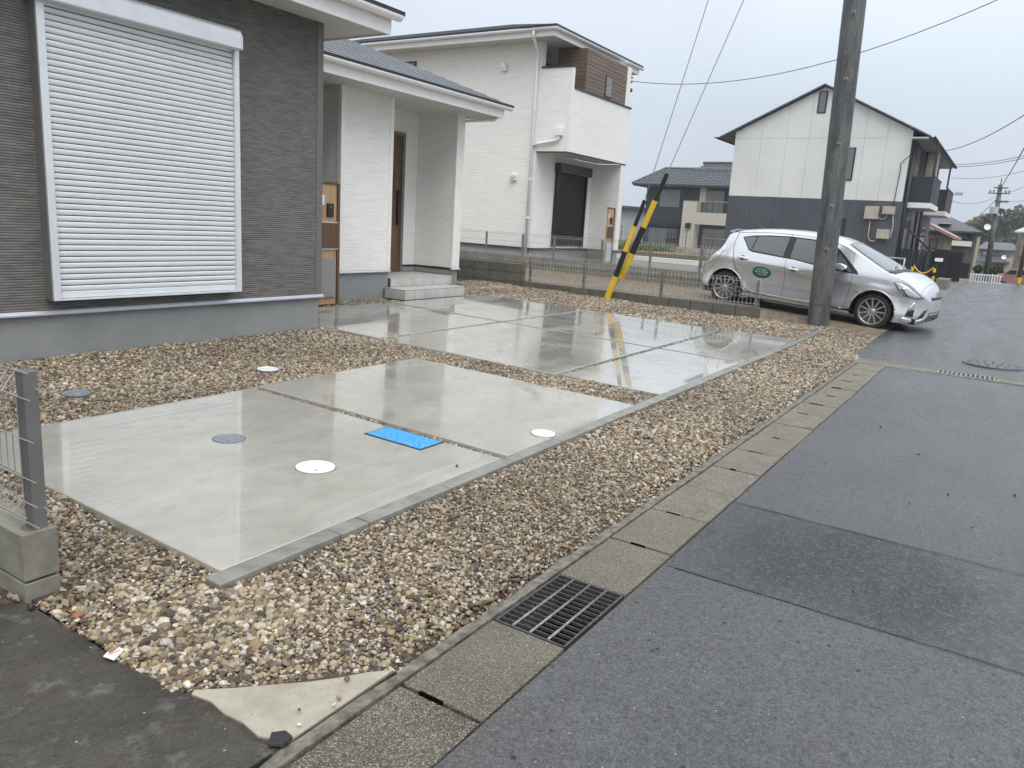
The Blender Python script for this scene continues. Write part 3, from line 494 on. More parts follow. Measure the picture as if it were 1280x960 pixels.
MB().tube([(11.7, 8.0, 3.30), (11.7, 8.1, 3.22), (11.55, 8.45, 3.19), (11.46, 8.62, 3.17), (11.46, 8.66, 3.05), (11.46, 8.66, .2)], .028, 10).build('downpipe', 'pvc', h, smooth=True)
# porch steps, tiled
box('step_core', 'grout', h, 9.428, 11.036, 8.106, 8.55, 0, .294); box('step_core', 'grout', h, 9.56, 11.2, 8.536, 9.43, 0, .444)
tm = bevmesh('step_tile', 'tile', .262, .012, .146, .002, 1)
for k in range(6):
    piece('step_tile', tm, (9.428 + .134 + k * .268, 8.106, .212), h); piece('step_tile', bevm2 if k else (bevm2 := bevmesh('step_tile', 'tile', .262, .200, .012, .002, 1)), (9.428 + .134 + k * .268, 8.206, .296), h)
    piece('step_tile', bevm2, (9.428 + .134 + k * .268, 8.412, .296), h)
    piece('step_tile', tm, (9.565 + .134 + k * .2735, 8.534, .370), h, scale=(1.02, 1, .93))
    for j in range(3): piece('step_tile', bevm3 if k or j else (bevm3 := bevmesh('step_tile', 'tile', .271, .297, .012, .002, 1)), (9.565 + .134 + k * .2735, 8.684 + j * .3, .446), h)
for k in range(2): piece('step_tile', tm, (9.424, 8.215 + k * .21, .212), h, (0, 0, math.pi / 2), (.78, 1, 1))

def entrance_post(x0, x1, y, z0, label, k=1.0):
    t = thing('entrance_post', ((x0 + x1) / 2, y, z0), label, 'entrance post'); H = 1.71 * k; w = x1 - x0
    box('panel', 'lightwood', t, x0, x1 - .05 * k, y, y + .05, z0, z0 + H - .02, .002); box('side_board', 'darkwood', t, x1 - .05 * k + .001, x1, y - .02, y + .06, z0, z0 + H, .003); box('top_board', 'darkwood', t, x0 - .01, x1 - .05 * k, y - .015, y + .06, z0 + H - .019, z0 + H + .012, .002)
    box('nameplate', 'alu', t, x0 + .02 * k, x0 + .09 * k, y - .008, y - .0005, z0 + H * .82, z0 + H * .9)
    c = box('intercom', 'plastic', t, x0 + .13 * k, x0 + .245 * k, y - .03, y - .0005, z0 + H * .725, z0 + H * .835, .004); box('camera_eye', 'glass', c, x0 + .17 * k, x0 + .205 * k, y - .033, y - .0305, z0 + H * .79, z0 + H * .815)
    l = box('letter_box', 'darkwood', t, x0 - .005, x1 - .05 * k - .002, y - .03, y - .0005, z0 + H * .47, z0 + H * .68, .003)
    for q in (.465, .682): box('trim_strip', 'alu', l, x0 - .006, x1 - .05 * k + .002, y - .035, y - .0005, z0 + H * q - .006, z0 + H * q + .003)
    p = box('parcel_box', 'greywall' if k < 1 else 'parcel', t, x0 - .005, x1 - .09 * k, y - .03, y - .0005, z0 + H * .06, z0 + H * .385, .004); box('parcel_door', 'greywall' if k < 1 else 'parcel', p, x0 + .005, x1 - .10 * k, y - .034, y - .0305, z0 + H * .07, z0 + H * .375, .002)
M['parcel'] = plain('grey_steel', (.27, .27, .265), .4, .2, var=.05)
entrance_post(7.70, 8.075, 8.22, .15, 'light wood entrance post with black intercom beside the grey house')

# ------------------------------------------------------------------ block walls and mesh fences
def block_wall(name, label, x0, th, y_runs, m, z_run, L=.4, h=.195, joint='jointdk'):
    """y_runs: (y0, y1, ztop, courses)"""
    t = thing(name, (x0 + th / 2, y_runs[0][0], z_run), label, 'wall'); cache = {}
    for y0, y1, zt, nc in y_runs:
        box('mortar_core', joint, t, x0 + .010, x0 + th - .010, y0 + .022, y1 - .022, z_run - .3, zt - .014)
        for c in range(nc):
            y = y0; z = zt - h * (c + .5)
            while y < y1 - .05:
                l = min(L, y1 - y); key = round(l, 3)
                if key not in cache: cache[key] = bevmesh('block', m, th, l - .012, h - .010, .004)
                piece('block', cache[key], (x0 + th / 2 + rng.uniform(-.0015, .0015), y + l / 2, z), t); y += l
    return t
def mesh_fence(label, x, y0, y1, zb, zt, posts, pitch=.072, wr=.003, pw=.025, nh=3, fold=.035):
    t = thing('mesh_fence', (x, y0, zb), label, 'fence'); mb = MB(); n = max(2, int((y1 - y0) / pitch)); k4 = 4
    for k in range(n + 1):
        y = y0 + (y1 - y0) * k / n
        mb.tube([(x - fold, y, zt - .055), (x, y, zt), (x + fold, y, zt - .055), (x, y, zt - .09), (x, y, zb + .09), (x - fold, y, zb + .05), (x, y, zb + .015), (x + fold, y, zb + .05)], wr, k4, False)
    for z in [zt - .002, zb + .015] + [zb + .09 + (zt - zb - .18) * (i + 1) / (nh + 1) for i in range(nh)]: mb.tube([(x - wr * 2, y0, z), (x - wr * 2, y1, z)], wr * 1.25, k4)
    for s in (-1, 1): mb.tube([(x + s * fold, y0, zt - .055), (x + s * fold, y1, zt - .055)], wr * 1.2, k4); mb.tube([(x + s * fold, y0, zb + .05), (x + s * fold, y1, zb + .05)], wr * 1.2, k4)
    mb.build('wire_panel', 'wire', t)
    for y in posts: MB().box(x + .006, x + .006 + pw * 1.6, y - pw, y + pw, zb - .06, zt - .02).build('post', 'post', t, .003)
    return t
block_wall('block_wall', 'low concrete block wall at the left edge beside the stained pavement', 1.252, .126, [(2.86, 8.06, .27, 2)], 'blocknear', 0)
t = thing('mesh_fence', (1.31, 2.9, .27), 'grey wire mesh fence with square post at the left edge', 'fence'); mb = MB()
for k in range(46):
    y = 2.93 + k * .05; x = 1.298
    mb.tube([(x - .045, y, .80), (x + .005, y, .872), (x + .045, y, .80), (x, y, .775), (x, y, .375), (x - .045, y, .345), (x + .005, y, .295), (x + .045, y, .345)], .0022, 5, False)
for z in (.872, .62, .47, .375, .775, .295): mb.tube([(1.293, 2.82, z), (1.293, 5.3, z)], .0026, 5)
for s in (-.045, .045):
    for z in (.80, .345): mb.tube([(1.298 + s, 2.82, z), (1.298 + s, 5.3, z)], .0026, 5)
mb.build('wire_panel', 'wire', t)
for y in (2.912, 4.9):
    p = box('post', 'post', t, 1.304, 1.354, y - .03, y + .03, .20, .868, .004)
    for yy in (-.012, .008): box('post_groove', 'trimgrey', p, 1.3025, 1.304, y + yy, y + yy + .006, .275, .86)
    MB().lathe([(.044, 0), (.044, .0015), (.03, .002)], (1.322, y + .012, .2655), n=20).build('mortar_collar', 'mortarj', p)
block_wall('block_wall', 'damp block wall stepping down between the plot and the car drive', 13.60, .12, [(3.58, 8.5, .275, 1), (8.505, 10.9, .63, 3)], 'blockdk', 0, .42, .195)
mesh_fence('low wire mesh fence on the stepped block wall in front of the car', 13.66, 3.62, 8.46, .275, .76, (3.68, 5.46, 7.11, 8.37))
block_wall('block_wall', 'two course block wall in front of the white two storey house', 17.30, .12, [(5.6, 14.4, .60, 2)], 'block', .2, .42, .19)
mesh_fence('long wire mesh fence on the block wall before the white house', 17.36, 5.65, 14.3, .60, 1.19, (13.3, 12.1, 10.93, 9.97, 8.6, 7.3, 6.05), nh=2)

# ------------------------------------------------------------------ white two storey house
w = thing('white_house', (20, 11.1, .45), 'white two storey house with brown clad balcony and black shutter', 'house')
WX0, WX1, WY = 18.0, 21.6, 11.08
box('foundation', 'mortar', w, WX0 + .03, WX1, WY + .03, 19, .2, .775); box('flashing', 'black', w, WX0 - .02, WX0 + .03, WY - .02, 19, .765, .80); box('flashing', 'black', w, WX0 + .031, 21.3, WY - .02, WY + .03, .765, .80)
box('wall', 'whitesiding2', w, WX0, WX1, WY, 19, .80, 3.33); box('wall', 'whitesiding2', w, WX0, WX1, 11.9, 19, 3.33, 6.06); box('wall', 'whitesiding2', w, WX0, WX0 + .2, WY, 11.9, 3.33, 6.06)
box('corner_trim', 'trimwhite', w, WX0 - .008, WX0 + .10, WY - .008, WY + .1, .80, 6.06, .003)
# balcony
BY = 10.14
bal = box('balcony', 'whitesiding2', w, WX0 + .001, WX0 + .14, BY, WY - .01, 3.33, 5.40); box('balcony_front', 'whitesiding2', bal, WX0 + .141, WX1, BY, BY + .14, 3.33, 4.90); box('balcony_corner', 'trimwhite', bal, WX0 - .006, WX0 + .1, BY - .007, BY + .1, 3.33, 5.398, .003)
box('balcony_floor', 'soffit', bal, WX0 + .02, WX1 - .01, BY + .02, WY - .002, 3.34, 3.5); box('balcony_trim', 'black', bal, WX0 - .01, WX1 + .005, BY - .012, BY + .05, 3.305, 3.33); box('balcony_trim', 'black', bal, WX0 - .012, WX0 + .05, BY + .051, WY, 3.305, 3.33)
box('coping', 'black', bal, WX0 - .03, WX0 + .16, BY - .02, WY - .02, 5.401, 5.45, .004); box('coping', 'black', bal, WX0 + .161, WX1 + .03, BY - .03, BY + .17, 4.901, 4.945, .004)
nb = 11
pmf = bevmesh('cladding_board', 'deckwood', 2.48, .02, .094, .004, 1); pms = bevmesh('cladding_board', 'deckwood', .02, .86, .094, .004, 1)
for k in range(nb): piece('cladding_board', pmf, (20.06, BY + .06, 4.995 + k * .0975), w); piece('cladding_board', pms, (18.81, BY + .50, 4.995 + k * .0975), w)
box('cladding_core', 'black', w, 18.825, 21.30, BY + .075, BY + .93, 4.946, 6.02); box('wall', 'trimwhite', w, 21.305, WX1 - .01, BY + .06, 11.2, 4.946, 6.04)
f = box('window', 'black', w, 19.95, 20.36, BY + .035, BY + .049, 4.99, 5.56, .003); box('pane', 'glasslt', f, 19.985, 20.325, BY + .030, BY + .0345, 5.03, 5.52)
f = box('window', 'black', w, 18.35, 20.2, 11.86, 11.899, 4.0, 5.85); box('pane', 'glass', f, 18.42, 20.1, 11.853, 11.859, 4.05, 5.78)
# ground floor front
box('wing_wall', 'whitesiding2', w, 21.32, 21.595, BY + .01, WY - .001, .80, 3.30); box('corner_trim', 'trimwhite', w, 21.312, 21.602, BY + .002, BY + .05, .80, 3.30, .003); box('foundation', 'mortar', w, 21.34, 21.58, BY + .03, WY, .2, .775); box('flashing', 'black', w, 21.30, 21.61, BY - .01, BY + .03, .768, .80)
sf = box('shutter_frame', 'black', w, 19.10, 19.17, WY - .10, WY - .001, .86, 3.13); box('shutter_frame', 'black', w, 20.82, 20.89, WY - .10, WY - .001, .86, 3.13); box('shutter_box', 'blackshut', w, 19.05, 20.95, WY - .2, WY - .001, 2.88, 3.14, .01)
mb = MB()
for k in range(38): z = .90 + k * .052; mb.prism([(19.17, WY - .03, z), (19.17, WY - .055, z + .012), (19.17, WY - .055, z + .036), (19.17, WY - .03, z + .048)], (1.65, 0, 0))
mb.box(19.17, 20.82, WY - .03, WY - .002, .86, 2.88); tag(mb.build('shutter_curtain', 'blackshut', w), kind='stuff'); box('sill', 'trimwhite', w, 20.9, 21.0, WY - .12, WY - .001, .82, .86)
# eaves and roof
RX0, RY0, RX1, RZ = 17.45, 10.42, 22.6, 6.06
box('soffit', 'soffit', w, RX0 + .04, RX1 - .03, RY0 + .04, 20, RZ, RZ + .015); box('fascia', 'fascia', w, RX0 + .012, RX0 + .04, RY0 + .041, 20, RZ - .015, RZ + .16, .004); box('fascia', 'fascia', w, RX0 + .012, RX1, RY0 + .012, RY0 + .04, RZ - .015, RZ + .16, .004); box('fascia', 'fascia', w, RX1 - .028, RX1, RY0 + .041, 20, RZ - .015, RZ + .16, .004)
mb = MB(); gutter_profile(mb, (RX0 - .05, RY0 - .1, RZ + .17), (RX0 - .05, 20, RZ + .17), (1, 0, 0), .06); mb.build('gutter', 'gutterw', w); mb = MB(); gutter_profile(mb, (RX0 - .1, RY0 - .05, RZ + .17), (RX1 + .1, RY0 - .05, RZ + .17), (0, 1, 0), .06); mb.build('gutter', 'gutterw', w)
box('roof_edge', 'black', w, RX0 - .09, RX0 - .07, RY0 - .09, 20, RZ + .19, RZ + .235); box('roof_edge', 'black', w, RX0 - .069, RX1 + .05, RY0 - .09, RY0 - .07, RZ + .19, RZ + .235)
mb = MB(); courses(mb, (RX0 - .07, 20.5, RZ + .225), (RX0 - .07, RY0 - .07, RZ + .225), (1, 0, 0), 4.0, .30, 0, 1, .2); courses(mb, (RX0 - .07, RY0 - .07, RZ + .225), (RX1 + .05, RY0 - .07, RZ + .225), (0, 1, 0), 4.0, .30, 1, 0, .2); mb.build('roof', 'slate2', w)
MB().tube([(RX0 - .05, 11.0, RZ + .12), (RX0 - .04, 11.02, RZ), (WX0 - .06, 11.17, RZ - .28), (WX0 - .06, 11.18, RZ - .5), (WX0 - .06, 11.18, .5)], .04, 10).build('downpipe', 'pvc', w, smooth=True)
for z in (5.2, 4.4, 2.6, 1.6): MB().lathe([(.048, -.02), (.048, .02)], (WX0 - .06, 11.18, z), n=12).build('pipe_bracket', 'pvc', w)
MB().tube([(WX0 - .06, 11.16, 3.47), (WX0 - .06, 11.0, 3.52), (WX0 - .06, 10.45, 3.60), (WX0 - .06, 10.38, 3.66), (WX0 - .06, 10.38, 3.78)], .035, 10).build('balcony_drain', 'pvc', w, smooth=True); box('drain_hopper', 'pvc', w, WX0 - .12, WX0 - .002, 10.30, 10.46, 3.72, 3.92, .008)
for y, z in ((12.21, 5.49), (11.72, 2.66), (15.0, 2.7)):
    v = MB().lathe([(.085, 0), (.085, .09), (.07, .12), (0, .13)], (WX0, y, z + .02), (-1, 0, 0), 18).build('vent_hood', 'alu', w); box('vent_louver', 'alu', v, WX0 - .095, WX0 - .001, y - .08, y + .08, z - .10, z + .02, .006)
f = box('window', 'black', w, WX0 - .03, WX0 - .001, 15.3, 15.72, 5.25, 5.80); box('pane', 'glasslt', f, WX0 - .036, WX0 - .0305, 15.35, 15.67, 5.30, 5.75)
for z, s in ((5.80, .03), (5.68, .03), (5.45, .055)): MB().lathe([(.012, 0), (s, .03), (s, .07), (.012, .09)], (21.66, BY + .1, z), (1, 0, 0), 10).build('cable_anchor', 'plastic', w)
entrance_post(20.36, 20.75, 9.95, .40, 'wooden entrance post standing before the white two storey house', .95)
# ------------------------------------------------------------------ utility pole, stays, cables
p = thing('utility_pole', (13.97, 2.66, .05), 'thick weathered concrete utility pole beside the silver car', 'utility pole')
def pole_at(z): return Vector((13.97 + .004 * z, 2.65 + .03 * z, z))
MB().tube([pole_at(z) for z in (-.3, .07, 3, 6, 9, 12, 15)], [.178, .178, .176, .172, .165, .16, .155], 32).build('shaft', 'poleconc', p, smooth=True)
for k, z in enumerate((1.35, 2.05, 3.05, 4.05, 5.05, 6.1)):
    c = pole_at(z) + Vector((-.172, -.035, 0)); bb = MB().lathe([(.022, 0), (.022, .035), (.012, .045), (.0, .046)], c, (-1, -.2, 0), 12).build('step_bolt', 'iron', p); MB().lathe([(.034, -.004), (.034, .008)], c, (-1, -.2, 0), 12).build('washer', 'galv', bb)
for q in range(4): c = pole_at(.42) + Vector((-.176, -.075 + q * .045, 0)); MB().lathe([(.009, -.01), (.009, .004)], c, (-1, 0, 0), 8).build('plug_hole', 'plastic', p)
def stay(label, a, b, top, cover):
    a, b, top = Vector(a), Vector(b), Vector(top); t = thing('stay_wire', a, label, 'stay wire'); d = b - a; mats = ['yellow', 'blackpl', 'yellow', 'blackpl']
    for k in range(4): r0 = cover * (1 - .12 * k); MB().tube([a + d * (k / 4), a + d * ((k + 1) / 4 - .001)], [r0, r0 * .96], 14).build('guard_sleeve', mats[k], t, smooth=False)
    MB().tube([b - d * .01, top], .007, 6).build('wire', 'steelwire', t)
    return t
stay('black and yellow guarded pole stay rooted in the gravel, the left one', (13.52, 6.50, .09), (13.6, 5.93, 2.02), tuple(pole_at(14.5)), .062)
sb = stay('black and yellow guarded pole stay, the right and taller one', (13.72, 6.33, .53), (13.75, 5.60, 2.52), tuple(pole_at(10.0)), .072)
MB().tube([(13.53, 6.50, .09), (13.72, 6.33, .55)], .008, 6).build('anchor_rod', 'steelwire', sb)
def cable(label, a, b, sag, r_=.008, n=24):
    a, b = Vector(a), Vector(b); t = MB().tube([a.lerp(b, k / n) - Vector((0, 0, sag * 4 * (k / n) * (1 - k / n))) for k in range(n + 1)], r_, 5).build('power_cable', 'cable'); return tag(t, label, 'cable', 'overhead cables')
tag(MB().tube([(21.75 - 2.75 * q, 10.3 - 9.16 * q, 5.72 + .67 * q - 2.44 * q * (1 - q)) for q in [k / 20 for k in range(29)]], .009, 5).build('power_cable', 'cable'), 'single cable sagging from the white house eave across the sky', 'cable', 'overhead cables')
cable('thick cable from the apartment eave rising to the right', (41.5, 3.45, 5.85), (24, -1.2, 6.4), .45, .016)
cable('upper of two paired cables from the apartment to the right', (43.5, 3.3, 5.42), (36, -1, 5.55), .2, .012); cable('lower of two paired cables from the apartment to the right', (43.5, 3.3, 5.32), (36, -1, 5.45), .2, .012)
cable('thin cable low behind the apartment balconies', (44, 3.2, 4.85), (36, -1, 5.05), .3, .009)
cable('dark cable climbing from the far pole up to the right', (60, 1.45, 5.55), (22, -.12, 4.95), .1, .02)
cable('dark cable descending left from the far pole to the trees', (60, 1.5, 4.9), (92, 5.2, 3.4), .3, .02)
cable('thin cable from the far pole over the brown roof', (60, 1.7, 4.9), (46, 3.3, 3.9), .3, .012); cable('far pole cable leaving to the right, higher one', (60, 1.2, 5.2), (40, -1.5, 6.2), .5, .012); cable('far pole cable leaving to the right, lower one', (60, 1.0, 4.7), (44, -1.5, 5.2), .5, .012)
cable('dark cable low on the right in front of the wooded hill', (60, .9, 2.6), (45, -.8, 3.6), .15, .02)

# ------------------------------------------------------------------ apartment block
AX = 32.0
a = thing('apartment_block', (AX, 7, .1), 'gabled apartment block, white above and dark grey panels below', 'apartment block')
Y0, Y1, YC, ZE, ZA = 3.78, 10.26, 7.02, 5.30, 7.18
roofz = lambda y: ZA - .495 * abs(y - YC)
MB().prism([(AX + .03, Y0, 0), (AX + .03, Y1, 0), (AX + .03, Y1, roofz(Y1)), (AX + .03, YC, ZA), (AX + .03, Y0, roofz(Y0))], (11.6, 0, 0)).build('wall', 'apseam', a)
def panel(m, ya, yb, z0, z1=None):
    g_ = .0035; ya, yb, z0 = ya + g_, yb - g_, z0 + g_
    if z1: poly = [(ya, z0), (yb, z0), (yb, z1 - g_), (ya, z1 - g_)]
    else:
        poly = [(ya, z0), (yb, z0), (yb, max(z0 + .01, roofz(yb) - .02))] + ([(YC, ZA - .02)] if ya < YC < yb else []) + [(ya, max(z0 + .01, roofz(ya) - .02))]
    MB().prism([(AX + .005, y, z) for y, z in poly], (.024, 0, 0)).build('siding_panel', m, a)
up_ = [Y0, 4.62, 5.38, 6.46, 7.38, 8.22, 9.20, Y1]; dn_ = [Y0, 4.70, 5.60, 6.56, 7.44, 8.35, 9.33, Y1]
for q, s in zip(up_, up_[1:]): panel('apw', q, s, 3.05, ZE); panel('apw', q, s, ZE)
for q, s in zip(dn_, dn_[1:]): panel('apd', q, s, .35, 3.04)
for s in (-1, 1):
    e0 = (AX - .2, YC, ZA + .02); e1 = (AX - .2, YC + s * 3.84, ZA + .02 - 1.90); MB().prism([e0, e1, (e1[0], e1[1], e1[2] + .06), (e0[0], e0[1], e0[2] + .06)], (12.3, 0, 0)).build('roof', 'slate', a)
    mb = MB(); gutter_profile(mb, (AX - .4, YC + s * 3.93, ZA - 1.85), (AX + 12, YC + s * 3.93, ZA - 1.85), (0, 1, 0), .07); mb.build('gutter', 'darkwall', a)
box('soffit', 'greywall', a, AX - .3, AX + 11.9, 3.22, Y0 - .001, 5.245, 5.30)
def win(par, x, y0, y1, z0, z1, pane='glass', fr='black', d=.03, mull=0):
    f = box('window', fr, par, x - d, x, y0, y1, z0, z1); n = mull + 1; wd = (y1 - y0 - .08) / n
    for k in range(n): box('pane', pane if isinstance(pane, str) else pane[k], f, x - d - .006, x - d - .0005, y0 + .04 + k * wd + .012, y0 + .04 + (k + 1) * wd - .012, z0 + .04, z1 - .04)
    return f
win(a, AX + .005, 6.90, 7.22, 6.22, 7.02, 'glasslt'); win(a, AX + .005, 5.62, 5.92, 3.76, 4.96, 'glasslt'); win(a, AX + .005, 5.62, 5.92, 1.1, 2.34)
for y0, y1, z0, z1 in ((4.50, 4.98, 2.37, 2.84), (3.96, 4.38, 2.57, 2.86), (4.02, 4.46, 1.67, 2.02)): bb = box('meter_cabinet', 'beige', a, AX - .16, AX + .004, y0, y1, z0, z1, .01); box('cabinet_door', 'beige', bb, AX - .168, AX - .1605, y0 + .03, y1 - .03, z0 + .03, z1 - .03, .003)
for pts_ in ([(4.75, 2.37), (4.75, 1.75), (4.68, 1.6), (4.55, 1.56), (4.46, 1.6)], [(4.5, 2.45), (4.4, 2.38), (4.25, 2.42), (4.2, 2.57)], [(4.02, 2.6), (3.95, 2.2), (3.98, 1.75), (4.1, 1.6)]): MB().tube([(AX - .05, y, z) for y, z in pts_], .022, 7).build('conduit', 'beige', a, smooth=True)
MB().tube([(AX - .04, 4.05, 2.86), (AX - .04, 4.0, 4.2), (AX - .04, 4.03, 4.4), (AX - .04, 3.9, 4.55), (AX - .2, 3.7, 4.7)], .014, 6).build('service_cable', 'plastic', a)
# road side of the block: wall, windows, balconies, pipes, steps
box('wall_face', 'apd', a, AX + .06, AX + 11.6, 3.74, Y0 - .001, .3, 3.0); box('wall_face', 'darkwall', a, AX + .06, AX + 11.6, 3.74, Y0 - .001, 3.0, 5.24)
for x0, x1, z0, z1, pm in ((32.9, 34.8, 3.1, 5.0, 'glass'), (39.4, 41.5, 3.1, 5.0, 'glass'), (33.2, 34.9, .6, 2.5, 'glass'), (39.4, 41.3, .6, 2.5, 'glass')):
    f = box('window', 'black', a, x0, x1, 3.70, 3.739, z0, z1); box('pane', pm, f, x0 + .05, (x0 + x1) / 2 - .02, 3.694, 3.699, z0 + .05, z1 - .05); box('pane', pm, f, (x0 + x1) / 2 + .02, x1 - .05, 3.694, 3.699, z0 + .05, z1 - .05)
box('party_wall', 'beige', a, 36.2, 36.5, 3.2, 3.739, 3.05, 5.24)
for x0, x1 in ((32.3, 35.4), (39.2, 42.7)):
    bl = box('balcony', 'trimwhite', a, x0, x1, 2.86, 3.739, 2.86, 3.05, .01); box('balcony_panel', 'darkwall', bl, x0 + .03, x1 - .03, 2.90, 2.93, 3.06, 3.98)
    box('balcony_panel', 'darkwall', bl, x0 + .02, x0 + .05, 2.931, 3.73, 3.06, 3.98); box('balcony_panel', 'darkwall', bl, x1 - .05, x1 - .02, 2.931, 3.73, 3.06, 3.98); box('handrail', 'black', bl, x0 + .0, x1, 2.88, 2.95, 3.985, 4.03)
    for k in range(3): MB().tube([(x0 + .2 + k * .25, 2.98, 4.03), (x0 + .2 + k * .25, 2.98, 5.2)], .02, 6).build('laundry_pole', 'black', bl)
for x, y, r_ in ((32.12, 3.66, .06), (32.6, 3.66, .045), (35.8, 3.6, .05), (37.5, 3.6, .06)): MB().tube([(x, y, .1), (x, y, 5.2)], r_, 8).build('downpipe', 'darkwall', a, smooth=True)
MB().tube([(32.5, 3.40, 2.03), (37.5, 2.80, 1.10)], .04, 6).build('stair_rail', 'black', a)
for z in (4.10, 4.02): MB().tube([(43.4, 2.9, z), (43.4, 2.55, z)], .02, 5).build('tv_antenna', 'black', a)
t = thing('slat_fence', (35, 2.75, .06), 'black upright slat fence along the foot of the apartment block', 'fence')
for k in range(30): box('slat', 'black', t, 32.4 + k * .24, 32.4 + k * .24 + .19, 2.70, 2.73, .2, 1.33)
box('rail', 'black', t, 32.4, 39.6, 2.731, 2.77, .3, .36); box('rail', 'black', t, 32.4, 39.6, 2.731, 2.77, 1.1, 1.16); box('gate_leaf', 'black', t, 37.9, 37.96, 1.80, 2.69, .1, 1.35)
for k in range(8): box('slat', 'darkwall', t, 33.0, 33.03, 2.78 + k * .12, 2.78 + k * .12 + .105, .15, 1.36)
box('rail', 'black', t, 33.031, 33.06, 2.76, 3.75, 1.0, 1.06); box('slat', 'black', t, 35.0, 35.03, 2.15, 2.69, .1, 1.42)
t = thing('pipe_railing', (29.5, 4, .2), 'pale pipe railing behind the silver car bonnet', 'railing')
for z in (1.04, .72): MB().tube([(29.5, 3.12, z), (29.5, 6.6, z)], .032, 8).build('rail', 'galv', t, smooth=True)
for y in (3.12, 4.3, 5.5, 6.6): MB().tube([(29.5, y, .1), (29.5, y, 1.07)], .032, 8).build('post', 'galv', t, smooth=True)
t = thing('chain_barrier', (31, 2.6, .06), 'yellow and black striped posts with a sagging yellow chain', 'barrier')
for y in (2.98, 2.28):
    for k in range(6): MB().tube([(31, y, .06 + k * .14), (31, y, .06 + (k + 1) * .14 - .001)], .05, 10).build('post_band', 'yellow' if k % 2 == 0 else 'blackpl', t)
MB().tube([(31, 2.98 - .7 * k / 10, .86 - .30 * 4 * (k / 10) * (1 - k / 10)) for k in range(11)], .022, 6).build('chain', 'yellow', t, smooth=True)
t = thing('name_board', (31.5, 2.2, 1), 'small white board on the dark fence by the apartment', 'board'); box('board', 'white', t, 31.48, 31.5, 2.10, 2.36, 1.0, 1.12); box('bracket', 'black', t, 31.501, 31.54, 2.2, 2.26, .06, 1.1)
box('block_kerb', 'block', None, 30.6, 32.2, 1.78, 2.15, .0, .42, .01); tag(bpy.data.objects['block_kerb'], 'low block kerb at the corner of the apartment forecourt', 'kerb')

# ------------------------------------------------------------------ houses further off
def hx(v, X0=55, X1=60): return 1.5 + (v - 1.5) * X1 / X0
d = thing('navy_house', (60, 22, .2), 'dark navy two storey house with glazed grey tile roof', 'house'); k = 60 / 55
box('wall', 'darkwall', d, 60, 68, 18.0, 26.05, -.3, 5.2)
box('porch_block', 'cream', d, 58.9, 59.999, 21.3, 22.4, -.3, 3.8); box('balcony_front', 'cream', d, 58.9, 59.0, 18.0, 21.299, 2.10, 3.0)
box('wall', 'cream', d, 59.9, 59.999, 21.0, 21.5, 3.8, 5.1)
win(d, 59.999, 23.1, 24.9, 3.30, 4.72, ('glasslt', 'glasslt'), mull=1); win(d, 59.999, 19.5, 21.35, 3.0, 4.75, ('glasslt', 'glasslt'), mull=1); win(d, 59.999, 23.1, 25.6, -.2, 1.68, ('glass', 'glasslt', 'glasslt'), mull=2); win(d, 59.998, 18.2, 21.0, -.2, 1.85, ('glasslt', 'glasslt', 'glasslt'), mull=2)
box('shutter_box', 'black', d, 59.8, 59.999, 22.9, 25.7, 1.75, 1.98); box('lamp_box', 'black', d, 58.7, 58.899, 21.6, 22.0, 1.75, 2.15)
for y in np.arange(18.2, 22, .45): MB().tube([(58.95, y, 3.0), (58.95, y, 3.8)], .02, 5).build('baluster', 'black', d)
MB().tube([(58.95, 18, 3.85), (58.95, 22.4, 3.82)], .03, 6).build('handrail', 'redtile', d)
mb = MB(); nt = 9
def tiled(x0, z0, ya, yb, run, rise, ins0, ins1):
    n = int(run / .33)
    for c in range(n):
        a0, a1 = c * .33, (c + 1) * .33 + .03; y = ya + ins0 * a0
        while y < yb - ins1 * a0 - .05:
            w_ = min(.3, yb - ins1 * a0 - y); yy = [y, y + w_ * .35, y + w_ * .7, y + w_]; hh = [.028, .0, .0, .028]
            V = [(x0 + a0, q, z0 + rise * a0 + g_ + .06) for q, g_ in zip(yy, hh)] + [(x0 + a1, q, z0 + rise * a1 + g_) for q, g_ in zip(yy, hh)] + [(x0 + a0, q, z0 + rise * a0 - .04) for q in yy]
            mb.add(V, [(i, i + 1, 5 + i, 4 + i) for i in range(3)] + [(8 + i, 9 + i, i + 1, i) for i in range(3)]); y += w_
tiled(59.2, 5.05, 17.9, 27.1, 3.4, .44, 0, .42); tiled(62.2, 6.42, 17.9, 23.0, 1.6, .44, 0, .35)
tag(mb.build('roof_tiles', 'rooftile', d), kind='stuff'); box('roof_underside', 'darkwall', d, 59.2, 68, 17.9, 27.0, 4.9, 5.04); MB().tube([(62.6, 17.9, 6.58), (62.6, 25.7, 6.56)], .11, 8).build('ridge', 'rooftile', d); MB().tube([(63.8, 17.9, 7.17), (63.8, 22.9, 7.15)], .11, 8).build('ridge', 'rooftile', d); MB().tube([(59.25, 27.05, 5.12), (62.6, 25.7, 6.58)], .09, 8).build('ridge', 'rooftile', d)
box('roof_core', 'darkwall', d, 62.7, 67, 18, 25.4, 5.05, 6.4)
t = thing('grey_shed', (69, 32, .2), 'pale grey shed with a dark roof left of the navy house', 'shed'); box('wall', 'greywall', t, 69, 74, 29.2, 40, -.4, 3.25); MB().prism([(68.5, 28.8, 3.2), (68.5, 40, 3.5), (68.5, 40, 3.75), (68.5, 28.8, 3.45)], (6, 0, 0)).build('roof', 'slate', t); box('gutter', 'black', t, 68.4, 68.5, 28.8, 40, 3.18, 3.3)
t = thing('chain_fence', (40, 18, .3), 'thin green wire fence in front of the navy house', 'fence'); mb = MB()
for k in range(60): y = 9.6 + k * .2; mb.tube([(42, y, .25), (42, y, 1.55)], .008, 4)
